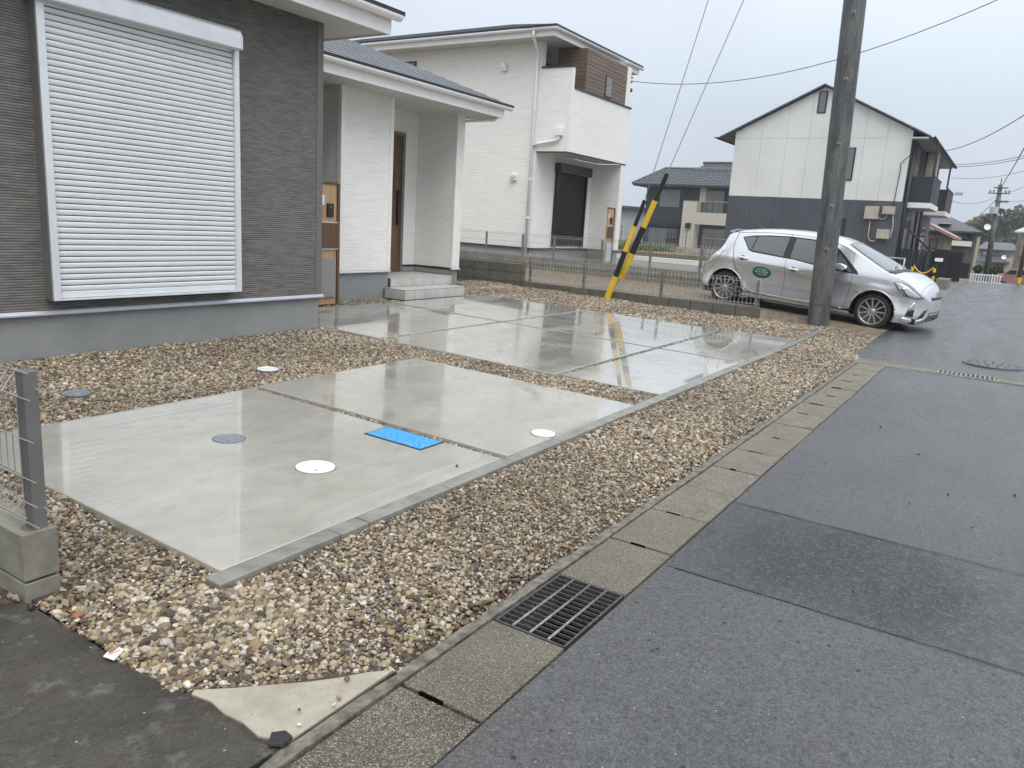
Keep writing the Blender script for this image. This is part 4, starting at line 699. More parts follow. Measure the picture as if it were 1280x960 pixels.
for z in (.35, .75, 1.15, 1.55): mb.tube([(42, 9.6, z), (42, 21.6, z)], .01, 4)
mb.build('wire_panel', 'post', t)
for k in range(7): MB().tube([(42, 9.6 + k * 2, .2), (42, 9.6 + k * 2, 1.62)], .03, 6).build('post', 'post', t)
t = thing('garden_gate', (24, 7.9, .35), 'grey metal bar gate by the rear of the silver car', 'gate')
for y in (7.55, 8.35): box('gate_post', 'post', t, 24, 24.08, y - .05, y + .05, .3, 1.42)
for y in (7.0, 7.25, 7.4, 7.68, 7.82, 7.96, 8.1, 8.24): MB().tube([(24.04, y, .45), (24.04, y, 1.32)], .016, 5).build('gate_bar', 'post', t)
for z in (.45, 1.32): MB().tube([(24.04, 6.9, z), (24.04, 8.35, z)], .02, 5).build('gate_rail', 'post', t)
tag(box('concrete_kerb', 'trimwhite', None, 26.0, 26.15, 8.2, 17, .2, .52, .01), 'long pale concrete kerb across the yard behind the stays', 'kerb')
tag(box('garden_bed', 'earth', None, 30.6, 36, 9.5, 20, .1, .55, .04), 'raised earth bed under the weeds', 'garden bed')

br = thing('brown_house', (58, 3.4, -1.5), 'brown house with dark hipped roof beyond the apartment block', 'house')
box('wall', 'brown', br, 58, 66, 2.25, 6.5, -1.5, 2.5); box('balcony', 'trimwhite', br, 57.4, 57.999, 2.4, 4.05, 1.66, 1.98); win(br, 57.999, 2.5, 3.3, 2.0, 2.42); box('corner_post', 'beige', br, 57.3, 57.5, 1.98, 2.14, -1.5, 2.3); box('garage_shade', 'plastic', br, 57.9, 57.999, 2.3, 4.6, -1.5, .6)  # the garage opening is a flat black panel, its shade put into the colour
MB().prism([(57.2, 1.9, 2.52), (57.2, 6.9, 2.52), (60, 6.4, 3.62), (60, 4.4, 3.62)], (0, 0, .08)).build('roof', 'slate', br); MB().prism([(57.2, 1.9, 2.52), (60, 4.4, 3.62), (66, 4.4, 3.62), (67, 1.9, 2.52)], (0, 0, .08)).build('roof', 'slate', br)
box('solar_panel', 'greywall', br, 57.5, 58.6, 3.75, 4.5, 3.0, 3.06); dh = MB().lathe([(.0, 0), (.10, .02), (.19, .06), (.19, .08), (.0, .03)], (57, 1.72, 2.9), (-1, -.3, .3), 20).build('satellite_dish', 'trimwhite', br); MB().tube([(57.1, 1.75, 2.8), (57.6, 2.0, 2.45)], .03, 5).build('dish_arm', 'iron', dh)
rt = thing('tan_cottage', (48, 3.6, -.5), 'small tan cottage with a faded red tile verge', 'house'); box('wall', 'tan', rt, 48, 54, 3.3, 7, -1.5, 2.1); MB().prism([(47.6, 2.85, 1.98), (47.6, 4.4, 2.70), (47.6, 4.4, 2.84), (47.6, 2.85, 2.12)], (7, 0, 0)).build('roof', 'redtile', rt); win(rt, 47.999, 3.6, 4.0, 1.4, 1.95, 'glasslt')
fh = thing('far_cottage', (75, 1.5, -1.5), 'distant white walled cottage with grey tile roofs below the hill', 'house'); box('wall', 'greywall', fh, 75, 82, -.2, 2.55, -1.6, 1.55); MB().prism([(74.5, -.3, 1.5), (74.5, 2.8, 1.5), (77, 2.2, 2.1), (77, .3, 2.1)], (0, 0, .1)).build('roof', 'slate', fh); MB().prism([(73.3, .2, .55), (73.3, 2.5, .55), (74.9, 2.2, 1.05), (74.9, .4, 1.05)], (0, 0, .08)).build('porch_roof', 'slate', fh); box('porch', 'beige', fh, 73.6, 74.999, -.1, .55, -1.6, 1.0); win(fh, 74.999, 1.7, 2.3, .8, 1.45, 'trimwhite')
dh = MB().lathe([(.0, 0), (.10, .02), (.17, .06), (.17, .08), (.0, .03)], (73.2, .68, 1.02), (-1, 0, .3), 20).build('satellite_dish', 'white', fh)
rh = thing('beige_house', (60, -2, -1.5), 'beige house with grey roof at the right edge behind the parked car', 'house'); box('wall', 'beige', rh, 60, 68, -6, -.05, -1.6, 2.75); MB().prism([(59.5, -7, 2.72), (59.5, .28, 2.72), (62, -1.2, 3.6), (62, -5, 3.6)], (0, 0, .08)).build('roof', 'greywall', rh); box('balcony', 'tan', rh, 59.4, 59.999, -3, -.2, 1.3, 2.1); box('corner_post', 'trimgrey', rh, 59.3, 59.5, -.16, .02, -1.6, 2.7); win(rh, 59.999, -2, -.4, 2.12, 2.65, 'glasslt')
t = thing('white_fence', (41, .9, .05), 'low white picket guard fence at the end of the lane', 'fence')
for k in range(12): box('picket', 'white', t, 41.0, 41.04, .34 + k * .105, .34 + k * .105 + .045, .03, .43)
for z in (.08, .40): box('rail', 'white', t, 41.041, 41.08, .30, 1.58, z - .025, z + .025)
box('panel', 'white', t, 40.9, 40.93, .64, .70, .03, .46)
t = thing('far_utility_pole', (60, 1.42, -1.5), 'far utility pole with crossarms and transformer before the hill', 'utility pole')
MB().tube([(60, 1.32, -1.6), (60, 1.50, 5.7)], [.19, .13], 12).build('shaft', 'poleconc', t, smooth=True)
for y0, y1, z in ((1.03, 1.85, 5.49), (.88, 2.11, 5.14), (.87, 1.67, 4.65), (1.03, 2.38, 3.62)): box('crossarm', 'iron', t, 59.85, 59.93, y0, y1, z - .035, z + .035)
for y, z in ((.95, 5.2), (1.15, 5.2), (1.8, 5.2), (2.0, 5.2), (1.0, 4.55), (1.15, 4.55), (1.3, 4.55), (1.1, 3.7), (1.3, 3.7)): MB().lathe([(.03, 0), (.06, .04), (.03, .08), (.06, .12), (.0, .16)], (59.89, y, z), n=8).build('insulator', 'trimwhite' if z < 4 else 'iron', t)
MB().lathe([(.24, 0), (.24, .42), (.0, .46)], (59.75, 1.6, 3.84), n=16).build('transformer', 'greywall', t); MB().tube([(60, 1.5, 5.6), (60, 1.5, 6.1)], .03, 6).build('tip', 'iron', t)
t = thing('slanted_pole', (44, -.36, 0), 'thin grey pole with an orange band at the right edge', 'pole'); MB().tube([(44, -.36, -.2), (44, -.38, 5)], .09, 10).build('shaft', 'iron', t, smooth=True); MB().tube([(44, -.36, .02), (44, -.362, .32)], .105, 10).build('band', 'yellow', t)
# ------------------------------------------------------------------ silver hatchback
CS = 1.07                                   # the car's size in this scene
Pf, Pr_ = Vector((14.30, 1.83, .08)), Vector((14.66, 4.55, .22))
cx = (Pf - Pr_).normalized(); cy = Vector((0, 0, 1)).cross(cx).normalized(); cz = cx.cross(cy)
CW = .80
car = thing('parked_car', Pr_ + cy * CW * CS - cx * .055 - cz * .03, 'silver five door hatchback with a green oval door sticker', 'car')
car.rotation_euler = Matrix((cx, cy, cz)).transposed().to_euler(); car.scale = (CS,) * 3
ORG[car.name] = (0, 0, 0)
ip = lambda x, xs_, ys: float(np.interp(x, xs_, ys))
TOP = ([-.62, -.60, -.56, -.49, -.40, -.29, -.16, -.12, -.06, .05, .3, .63, 1.0, 1.4, 1.7, 1.93, 2.2, 2.45, 2.66, 2.72, 2.85, 3.0, 3.15, 3.27, 3.36, 3.42, 3.455, 3.465],
       [.50, .58, .66, .74, .82, .90, 1.06, 1.25, 1.30, 1.335, 1.375, 1.405, 1.42, 1.41, 1.375, 1.31, 1.185, 1.065, .965, .955, .94, .91, .87, .82, .76, .69, .60, .50])
def ztop(s): return ip(s, *TOP)
def zedge(s): return ztop(s) - ip(s, [-.56, -.3, -.1, .2, 1, 1.9, 2.3, 2.7, 3.0, 3.3, 3.465], [.06, .05, .05, .075, .085, .075, .065, .07, .10, .16, .13])
def zbot(s): return ip(s, [-.62, -.5, -.33, .3, 2.2, 2.9, 3.3, 3.42, 3.465], [.42, .30, .24, .19, .19, .17, .18, .24, .32])
def plan(s): return ip(s, [-.62, -.59, -.52, -.42, -.28, 0, .4, 2.4, 2.75, 2.95, 3.12, 3.25, 3.35, 3.42, 3.455, 3.465], [.55, .66, .77, .86, .92, .965, 1, 1, .985, .955, .90, .82, .72, .60, .47, .40])
def Wd(s, z):
    b = ip(z, [.15, .22, .27, .31, .36, .42, .48, .56, .64, .72, .78, .83, .88, .94, 1.0, 1.1, 1.2, 1.3, 1.36], [.770, .796, .812, .815, .808, .800, .798, .806, .820, .834, .838, .833, .820, .800, .777, .735, .69, .635, .585])
    crease = .012 * math.exp(-((z - (.80 - .05 * s)) / .05) ** 2)                  # shoulder line
    flare = .022 * (math.exp(-((math.hypot(s - 2.55, z - .29) - .34) / .07) ** 2) + math.exp(-((math.hypot(s, z - .29) - .34) / .07) ** 2)) * (1 if z < .72 else 0)
    return (b + crease + flare) * plan(s)
def side(s, z, off=0): return Vector((s, -(Wd(s, z) + off), z))
def topz(s, y):
    we = Wd(s, zedge(s)); q = min(1, abs(y) / we); return zedge(s) + (ztop(s) - zedge(s)) * (1 - q ** 2.6)
def cdt(poly, step, fn):
    poly = [Vector(q[:2]) for q in poly]; pts_ = []; n = len(poly)
    for i in range(n):
        a_, b_ = poly[i], poly[(i + 1) % n]; m_ = max(1, int((b_ - a_).length / step)); pts_ += [a_.lerp(b_, k_ / m_) for k_ in range(m_)]
    ne = len(pts_); edges = [(i, (i + 1) % ne) for i in range(ne)]
    xs_ = [q.x for q in pts_]; ys_ = [q.y for q in pts_]; y = min(ys_) + step / 2
    while y < max(ys_):
        x_ = min(xs_) + step / 2
        while x_ < max(xs_):
            q = Vector((x_, y)); ins = False; j = ne - 1; near = min((q - e_).length_squared for e_ in pts_) < (step * .45) ** 2
            if not near:
                for i in range(ne):
                    if (pts_[i].y > q.y) != (pts_[j].y > q.y) and q.x < (pts_[j].x - pts_[i].x) * (q.y - pts_[i].y) / (pts_[j].y - pts_[i].y) + pts_[i].x: ins = not ins
                    j = i
                if ins: pts_.append(q)
            x_ += step
        y += step
    vo_, _, fo, *_r = delaunay_2d_cdt(pts_, edges, [list(range(ne))], 1, 1e-5)
    return [fn(q.x, q.y) for q in vo_], [tuple(f_) for f_ in fo]
def skin(name, m, poly, parent=car, step=.045, fn=side, th=.004, smooth=True, both=False):
    V, F = cdt(poly, step, fn); ob = None
    for sgn in ((1, -1) if both else (1,)):
        mb = MB(); mb.add([(v.x, v.y * sgn, v.z) for v in V], F); ob = mb.build(name, m, parent, smooth=smooth)
        if th: md = ob.modifiers.new('thick', 'SOLIDIFY'); md.thickness = th; md.offset = 0
    return ob
def arch(cx_, r_, a0, a1, n=20, cz_=.285): return [(cx_ + r_ * math.cos(R(a0 + (a1 - a0) * k_ / n)), cz_ + r_ * math.sin(R(a0 + (a1 - a0) * k_ / n))) for k_ in range(n + 1)]
def uplim(a_, b_, n=14, d_=0): return [(a_ + (b_ - a_) * k_ / n, zedge(a_ + (b_ - a_) * k_ / n) - d_) for k_ in range(n + 1)]
def lowlim(a_, b_, n=8): return [(a_ + (b_ - a_) * k_ / n, zbot(a_ + (b_ - a_) * k_ / n)) for k_ in range(n + 1)]
G = .006
rd_rear = [(.05, 1.20), (.04, 1.05), (.07, .94), (.13, .74), (.20, .60), (.30, .47), (.37, .36), (.45, .29)]            # rear edge of the rear door
rd_front = [(1.065, .25), (1.07, .5), (1.055, .75), (1.03, .95), (1.015, 1.20), (1.00, zedge(1.0) - .012)]
fd_front = [(1.99, .245), (2.07, .27), (2.12, .36), (2.15, .60), (2.16, .79), (2.12, .90)]
front_door = [(x_ + G, z_) for x_, z_ in rd_front[::-1]] + [(1.4, .245), (1.7, .24)] + fd_front + [] + uplim(2.095, 1.02, 30, .008)
rear_door = rd_rear + [(.7, .262), (1.0, .252)] + rd_front + uplim(.98, .06, 20, .008)
quarter = [(-.40, .30)] + [(x_, z_) for x_, z_ in arch(0, .335, 178, 20)][0:] + [(.36, .30), (.44, .27)] + [(x_ - G * 1.4, z_ - .003) for x_, z_ in rd_rear[::-1]] + uplim(.045, -.10, 4) + uplim(-.115, -.40, 8) + [(-.42, .72), (-.43, .5)]
fender = [(2.03, .235)] + [(x_ + G, z_ - .004) for x_, z_ in fd_front[1:]] + uplim(2.10, 3.05, 30) + [(2.99, .70), (2.935, .594), (2.85, .592)] + arch(2.55, .335, 66, 182)
sill = [(.40, .255), (.30, .20), (2.24, .19), (2.20, .232), (1.7, .234), (1.0, .246)]
for sg in (1, -1):
    fn = (lambda s, z, sg=sg: Vector((s, -sg * Wd(s, z), z)))
    for nm, pol in (('front_door', front_door), ('rear_door', rear_door), ('quarter_panel', quarter), ('front_fender', fender), ('sill', sill)):
        o_ = skin(nm, 'silver', pol, fn=fn, th=0, step=.035)
        if sg == 1: globals()['C_' + nm] = o_
# the parts that close the shell: roof and bonnet, front bumper, tail
def loft(name, m, s0, s1, ns, off=0, ulo=0, uhi=1, mirror=True, nz=16, nt_=10, topo=False, keep=None):
    mb = MB(); rows = []
    for i in range(ns + 1):
        s = s0 + (s1 - s0) * i / ns; ring = []
        if not topo:
            for j in range(nz + 1): z = zbot(s) + (zedge(s) - zbot(s)) * j / nz; ring.append((s, -(Wd(s, z) + off), z))
        we = Wd(s, zedge(s))
        ys_ = [-we * (1 - 2 * j / (2 * nt_)) for j in range(0 if topo else 1, 2 * nt_ + (1 if topo else 0))]
        for y in ys_: ring.append((s, y * (1 + off / max(we, .1)), topz(s, y) + off))
        if not topo: ring += [(s, -q[1], q[2]) for q in ring[nz::-1]] if False else [(s, Wd(s, zbot(s) + (zedge(s) - zbot(s)) * j / nz) + off, zbot(s) + (zedge(s) - zbot(s)) * j / nz) for j in range(nz, -1, -1)]
        rows.append(ring)
    n = len(rows[0]); F = []
    for i in range(ns):
        for j in range(n - 1):
            c_ = (Vector(rows[i][j]) + Vector(rows[i + 1][j + 1])) / 2
            if keep and not keep(c_): continue
            F.append((i * n + j, i * n + j + 1, (i + 1) * n + j + 1, (i + 1) * n + j))
    if s1 > 3.4: F.append(tuple(range(ns * n, (ns + 1) * n)))
    if s0 < -.5: F.append(tuple(range(n))[::-1])
    mb.add([q for r2 in rows for q in r2], F); return mb.build(name, m, car, smooth=True)
loft('roof', 'silver', -.10, 1.93, 44, topo=True); loft('bonnet', 'silver', 2.70, 3.30, 20, topo=True)
nob = lambda c_: math.hypot(c_.x - 2.55, c_.z - .285) > .335
fb = loft('front_bumper', 'silver', 2.66, 3.465, 60, keep=lambda c_: nob(c_) and (c_.x > 3.30 or (c_.z < zedge(c_.x) - .004 and (c_.x > 2.94 + (c_.z - .6) * .55 if c_.z > .6 else c_.z < .592 - .0 * c_.x))), nz=40)
loft('tailgate', 'silver', -.62, -.10, 28, keep=lambda c_: math.hypot(c_.x, c_.z - .285) > .335 and (c_.x < -.42 or abs(c_.y) < Wd(c_.x, zedge(c_.x)) - .005 or c_.z > zedge(c_.x)))
loft('inner_shell', 'carblack', -.5, 3.4, 60, off=-.014, keep=lambda c_: nob(c_) and math.hypot(c_.x, c_.z - .285) > .335)
MB().box(-.45, 3.3, -.68, .68, .17, .26).build('floor_pan', 'carblack', car)
for s in (0, 2.55):
    for sg in (1, -1):
        mb = MB(); arc = arch(s, .338, 190, -10, 18); mb.add([(x_, -sg * .80 * plan(x_), z_) for x_, z_ in arc] + [(x_, -sg * .5, z_) for x_, z_ in arc], [(i, i + 1, 20 + i, 19 + i) for i in range(18)]); mb.add([(x_, -sg * .5, z_) for x_, z_ in arc], [tuple(range(19))]); mb.build('wheel_arch', 'carblack', car)
# glass: one black surround with panes on it
band = [(.155, 1.20), (.34, .985), (.42, .965), (.97, .935), (1.16, .93), (1.48, .89), (1.81, .85), (2.25, .83), (2.22, .88), (2.02, 1.05), (1.84, 1.19), (1.70, 1.255), (1.41, 1.295), (1.0, 1.30), (.6, 1.275), (.35, 1.245)]
panes = [('quarter_glass', [(.185, 1.195), (.345, 1.005), (.385, .995), (.42, 1.225), (.36, 1.225)]), ('rear_window', [(.405, .99), (.975, .955), (.985, 1.275), (.6, 1.255), (.44, 1.232)]),
         ('front_window', [(1.10, .95), (1.48, .91), (1.83, .872), (1.83, 1.17), (1.68, 1.235), (1.41, 1.272), (1.10, 1.278)]), ('corner_glass', [(1.86, .872), (2.14, .85), (2.0, 1.02), (1.86, 1.135)])]
for sg in (1, -1):
    bd = skin('window_surround', 'carblack', band, fn=lambda s, z, sg=sg: Vector((s, -sg * (Wd(s, z) + .004), z)), th=0, step=.03)
    for nm, pol in panes: skin(nm, 'carglass', pol, bd, fn=lambda s, z, sg=sg: Vector((s, -sg * (Wd(s, z) + .010), z)), th=0, step=.03)
def topmap(off): return lambda s, y: Vector((s, y, topz(s, y) + off))
ws = [(1.93, -.50), (1.91, 0), (1.93, .50), (2.2, .60), (2.45, .66), (2.62, .68), (2.68, .5), (2.70, 0), (2.68, -.5), (2.62, -.68), (2.45, -.66), (2.2, -.60)]
loft('windscreen_surround', 'silver', 1.92, 2.72, 60, off=-.001, topo=True); skin('windscreen', 'glass', ws, fn=topmap(.004), step=.035)
skin('cowl', 'carblack', [(2.64, -.68), (2.71, -.5), (2.725, 0), (2.71, .5), (2.64, .68), (2.75, .66), (2.78, .4), (2.79, 0), (2.78, -.4), (2.75, -.66)], fn=topmap(.006), step=.06)
for y in (-.35, .15): MB().tube([(2.73, y - .1, topz(2.73, y) + .02), (2.60, y + .25, topz(2.60, y + .25) + .022)], .008, 6).build('wiper', 'carblack', car)
skin('rear_glass', 'glass', [(-.13, -.50), (-.13, .50), (-.20, .52), (-.245, .5), (-.245, -.5), (-.20, -.52)], fn=topmap(.008), step=.05)
MB().prism([(-.03, -.54, 1.325), (-.17, -.54, 1.275), (-.175, -.54, 1.255), (-.10, -.54, 1.245)], (0, 1.08, 0)).build('spoiler', 'silver', car, .008)
MB().tube([(.25, -.1, 1.37), (.05, -.1, 1.50)], .006, 6).build('aerial', 'carblack', car)
# lamps, grilles, handles, mirrors, sticker
for sg in (1, -1):
    fo = lambda o2, sg=sg: (lambda s, z: Vector((s, -sg * (Wd(s, z) + o2), z)))
    hl = skin('headlight', 'carblack', [(2.79, .79), (2.88, .795), (3.06, .745), (3.24, .655), (3.35, .59), (3.24, .565), (3.03, .60), (2.87, .68)], fn=fo(.006), step=.03); skin('lens', 'lampglass', [(2.805, .785), (2.88, .787), (3.06, .737), (3.23, .652), (3.325, .595), (3.235, .576), (3.03, .61), (2.88, .685)], hl, fn=fo(.011), step=.03)
    skin('reflector', 'chrome', arch(2.97, .045, 0, 350, 16, .68), hl, fn=fo(.014), step=.02); skin('lamp_divider', 'carblack', [(2.92, .70), (3.05, .61), (3.07, .615), (2.94, .715)], hl, fn=fo(.0155), step=.02)
    skin('fog_recess', 'carblack', [(3.09, .29), (3.24, .285), (3.245, .40), (3.13, .40)], fn=fo(.005), step=.03); skin('fog_trim', 'chrome', [(3.135, .41), (3.235, .41), (3.225, .52), (3.19, .50)], fn=fo(.006), step=.03)
    skin('tail_lamp', 'lampglass', [(-.14, 1.03), (-.12, .93), (-.20, .80), (-.33, .70), (-.40, .70), (-.34, .80), (-.22, .93)], fn=fo(.006), step=.03)
    for hx_, hz_ in ((.17, .855), (1.10, .775)):
        hd = skin('door_handle', 'chrome' if False else 'silver', [(hx_, hz_), (hx_ + .03, hz_ - .022), (hx_ + .17, hz_ - .03), (hx_ + .215, hz_ - .01), (hx_ + .17, hz_ + .012), (hx_ + .03, hz_ + .018)], fn=fo(.022), step=.03, th=.018); skin('handle_cup', 'rimdark', arch(hx_ + .10, .042, 0, 350, 14, hz_ - .008), fn=fo(.0025), step=.03)
    mir = MB().prism([(1.90, -sg * .93, .955), (1.92, -sg * .93, .885), (2.03, -sg * .93, .865), (2.10, -sg * .93, .90), (2.08, -sg * .93, .955), (2.0, -sg * .93, .98)], (0, -sg * .10, 0)).build('wing_mirror', 'silver', car, .018, True, 3); MB().prism([(1.98, -sg * .80, .845), (2.08, -sg * .80, .845), (2.06, -sg * .94, .885), (1.98, -sg * .94, .885)], (0, 0, .035)).build('mirror_arm', 'carblack', mir)
    skin('arch_lip', 'silver', arch(0, .355, 175, 25, 24) + arch(0, .336, 25, 175, 24), fn=fo(.006), step=.05, th=.006); skin('arch_lip', 'silver', arch(2.55, .355, 165, 12, 24) + arch(2.55, .336, 12, 165, 24), fn=fo(.006), step=.05, th=.006)
    skin('side_moulding', 'chrome', [(.45, .30), (.46, .292), (1.06, .272), (2.08, .262), (2.08, .27), (1.06, .280)], fn=fo(.004), step=.06, th=.004)
skin('hybrid_badge', 'chrome', [(2.23, .56), (2.38, .558), (2.38, .572), (2.23, .574)], fn=lambda s, z: side(s, z, .004), step=.03)
ell = [(.66 + .17 * math.cos(2 * math.pi * k_ / 28), .645 + .10 * math.sin(2 * math.pi * k_ / 28)) for k_ in range(28)]
st = skin('oval_sticker', 'green', ell, fn=lambda s, z: side(s, z, .004), step=.03, th=.001)
rg2 = random.Random(3)
for r0, z_, amp in ((.09, .685, .016), (.125, .645, .013), (.095, .605, .010)):       # white lettering too small to read
    x_ = .66 - r0
    while x_ < .66 + r0 - .012:
        w_ = rg2.uniform(.012, .022); hh = amp * rg2.uniform(.7, 1.5); skin('lettering', 'white', [(x_, z_ - hh), (x_ + w_ * .35, z_ - hh), (x_ + w_, z_ + hh), (x_ + w_ * .6, z_ + hh)], st, fn=lambda s, z: side(s, z, .0055), step=.03, th=.0008); x_ += w_ + .006
MB().prism([(3.42, -.30, .60), (3.42, .30, .60), (3.42, .28, .555), (3.42, -.28, .555)], (.042, 0, 0)).build('upper_grille', 'carblack', car); MB().prism([(3.40, -.36, .36), (3.40, .36, .36), (3.38, .40, .25), (3.38, -.40, .25)], (.068, 0, 0)).build('lower_grille', 'carblack', car)
skin('side_grille', 'carblack', [(3.30, .25), (3.40, .29), (3.44, .42), (3.40, .40), (3.32, .27)], fn=lambda s, z: side(s, z, .006), step=.03)
skin('chin_lip', 'silver', [(3.0, .20), (3.05, .27), (3.3, .235), (3.42, .28), (3.43, .25), (3.3, .19)], fn=lambda s, z: side(s, z, .012), step=.03)
# wheels
for s in (0, 2.55):
    for sg in (1, -1):
        c_ = Vector((s, -sg * .775, .285)); ax_ = Vector((0, -sg, 0)); wh = MB().lathe([(.19, -.17), (.255, -.185), (.278, -.17), (.285, -.14), (.285, -.04), (.278, -.012), (.262, .004), (.235, .008), (.205, -.004), (.20, -.02)], c_, ax_, 48).build('wheel', 'tyre', car, smooth=True)
        MB().lathe([(.20, -.16), (.203, -.01), (.212, .0), (.205, .004), (.195, -.012), (.188, -.05), (.188, -.16)], c_, ax_, 48).build('rim', 'rim', wh, smooth=True); MB().lathe([(.187, -.09), (.187, -.085), (.0, -.085)], c_, ax_, 32).build('brake_disc', 'rimdark', wh)
        MB().lathe([(.045, -.06), (.042, -.018), (.028, -.010), (.0, -.010)], c_, ax_, 20).build('hub_cap', 'rim', wh, smooth=True)
        for k_ in range(11):
            q = 2 * math.pi * k_ / 11; d1 = Vector((math.cos(q), 0, math.sin(q))); d2 = Vector((-math.sin(q), 0, math.cos(q))); mb = MB()
            P4 = [c_ + d1 * .035 + d2 * .014, c_ + d1 * .035 - d2 * .014, c_ + d1 * .197 - d2 * .009, c_ + d1 * .197 + d2 * .009]; offs = [-.02, -.02, -.012, -.012]
            mb.add([q2 + ax_ * o2 for q2, o2 in zip(P4, offs)] + [q2 + ax_ * (o2 - .03) for q2, o2 in zip(P4, offs)], [(0, 1, 2, 3), (7, 6, 5, 4), (0, 4, 5, 1), (1, 5, 6, 2), (2, 6, 7, 3), (3, 7, 4, 0)]); mb.build('spoke', 'rim', wh)

for o_ in [c_ for c_ in car.children_recursive if c_.type == 'MESH']:          # blunt nose
    for v in o_.data.vertices:
        if v.co.x > 2.9: v.co.x = 2.9 + (v.co.x - 2.9) * .68
# ------------------------------------------------------------------ far parked car
rc = thing('far_car', (58, -.6, -.95), 'dull red car parked below the end of the lane', 'car')
prof = [(.85, -.6), (.86, -.1), (.72, .03), (.38, .12), (.05, .42), (-.55, .48), (-1.4, .46), (-2.0, .44), (-2.2, .1), (-2.25, -.6)]
MB().prism([(58, y, z) for y, z in prof], (1.6, 0, 0)).build('body', 'pink', rc, .04)
for pol in ([(.30, .12), (.03, .38), (-.28, .40), (-.28, .12)], [(-.36, .12), (-.36, .41), (-1.0, .42), (-1.0, .12)]): MB().prism([(57.97, y, z) for y, z in pol], (.025, 0, 0)).build('window', 'glass', rc)
for y in (.35, -1.6): wv = MB().lathe([(.2, -.1), (.30, -.1), (.31, .0), (.28, .03), (.18, .03), (.16, .0)], (58.0, y, -.64), (-1, 0, 0), 24).build('wheel', 'tyre', rc); MB().lathe([(.17, 0), (.17, .02), (0, .03)], (58, y, -.64), (-1, 0, 0), 20).build('rim', 'rim', wv)
MB().prism([(57.985, .80, -.02), (57.985, .62, .05), (57.985, .60, -.08), (57.985, .82, -.12)], (.02, 0, 0)).build('headlight', 'lampglass', rc); box('roof_rack', 'white', rc, 58.2, 58.3, -2.0, -.5, .52, .56)

# ------------------------------------------------------------------ vegetation
def leaf_cloud(centers, n, size, seed, flat=.7):
    g_ = np.random.default_rng(seed); V = []; F = []
    for (x_, y_, z_, rx, ry, rz) in centers:
        u_ = g_.normal(size=(n, 3)); u_ /= np.linalg.norm(u_, axis=1)[:, None]; rad = g_.uniform(.35, 1, n) ** .5
        Pp = np.array([x_, y_, z_]) + u_ * rad[:, None] * np.array([rx, ry, rz]) * (1 + .25 * np.sin(u_ * 5 + seed))
        for q in Pp:
            a_ = g_.normal(size=3); a_ /= np.linalg.norm(a_); b_ = np.cross(a_, g_.normal(size=3)); b_ /= np.linalg.norm(b_); s_ = size * g_.uniform(.5, 1.4); o2 = len(V)
            V += [tuple(q + a_ * s_), tuple(q + b_ * s_ * flat), tuple(q - a_ * s_), tuple(q - b_ * s_ * flat)]; F.append((o2, o2 + 1, o2 + 2, o2 + 3))
    mb = MB(); mb.v = V; mb.f = F; return mb
g3 = random.Random(5); hillc = []; hillb = []
def hilltop(y): return float(np.interp(y, [-40, -8, .1, 1.75, 3.1, 5.4, 7, 8.5, 14, 24], [12, 11, 9.2, 8.5, 8.1, 6.9, 5.6, 5.6, 4.2, 3.2]))
for k_ in range(190):
    y_ = g3.uniform(-22, 16) if k_ < 120 else g3.uniform(2, 13); x_ = g3.uniform(138, 175); t_ = hilltop(y_ * 150 / x_); z_ = -1 + (t_ + 1 - 1.4) * g3.uniform(.12, 1) ** .7
    (hillb if g3.random() < (.35 if y_ > 4 else .14) and z_ > 2.5 else hillc).append((x_, y_, z_, g3.uniform(1.4, 2.6), g3.uniform(1.1, 2.2), g3.uniform(1.0, 1.7)))
wd_ = leaf_cloud(hillc, 420, .30, 3).build('wooded_hill', 'wood1'); tag(wd_, 'misty evergreen wood covering the hill at the far right', 'wood', kind='stuff')
wd2 = leaf_cloud(hillb, 380, .28, 9).build('budding_trees', 'wood2'); tag(wd2, 'pale brown budding trees along the crest of the far hill', 'wood', kind='stuff')
MB().prism([(180, -60, -2), (180, 20, -2), (180, 14, 2.5), (180, 8, 4.2), (180, 3, 6.8), (180, -10, 9), (180, -60, 10)], (30, 0, 0)).build('hill', 'wood1'); tag(bpy.data.objects['hill'], kind='structure')
for k_, (x_, y_, hgt, rr, lab) in enumerate(((56, 1.75, .55, .26, 'round clipped shrub behind the white picket fence'), (66, .9, .45, .55, 'low yellow green hedge below the far cottage'))):
    tr = thing('shrub', (x_, y_, -1.2), lab, 'shrub'); MB().tube([(x_, y_, -1.6), (x_, y_, hgt - .3)], .06, 6).build('trunk', 'bark', tr); leaf_cloud([(x_, y_, hgt - rr * .9, rr * .8, rr, rr)], 500, .10, 20 + k_).build('crown', 'shrub', tr)
wc = [(g3.uniform(31, 34.5), g3.uniform(13.2, 15.6), .62, .35, .45, g3.uniform(.2, .45)) for _ in range(36)]
tag(leaf_cloud(wc, 130, .055, 31, .35).build('weeds', 'grass'), 'green weeds growing on the bed before the navy house', 'weeds', kind='stuff')
tag(leaf_cloud([(43.5, -.9 - k_ * .5, .02, .8, .4, .12) for k_ in range(4)], 250, .06, 41, .3).build('verge_grass', 'grass'), 'tuft of verge grass at the right end of the lane', 'grass', kind='stuff')
tag(leaf_cloud([(1.32 + g3.uniform(-.04, .1), 2.78 + g3.uniform(-.12, .02), .035, .04, .04, .025) for _ in range(4)] + [(1.2, 2.92, .02, .05, .06, .02)], 22, .016, 51, .6).build('dead_leaves', 'tan'), 'dry dead leaves gathered at the foot of the left block wall', 'leaves', kind='stuff')

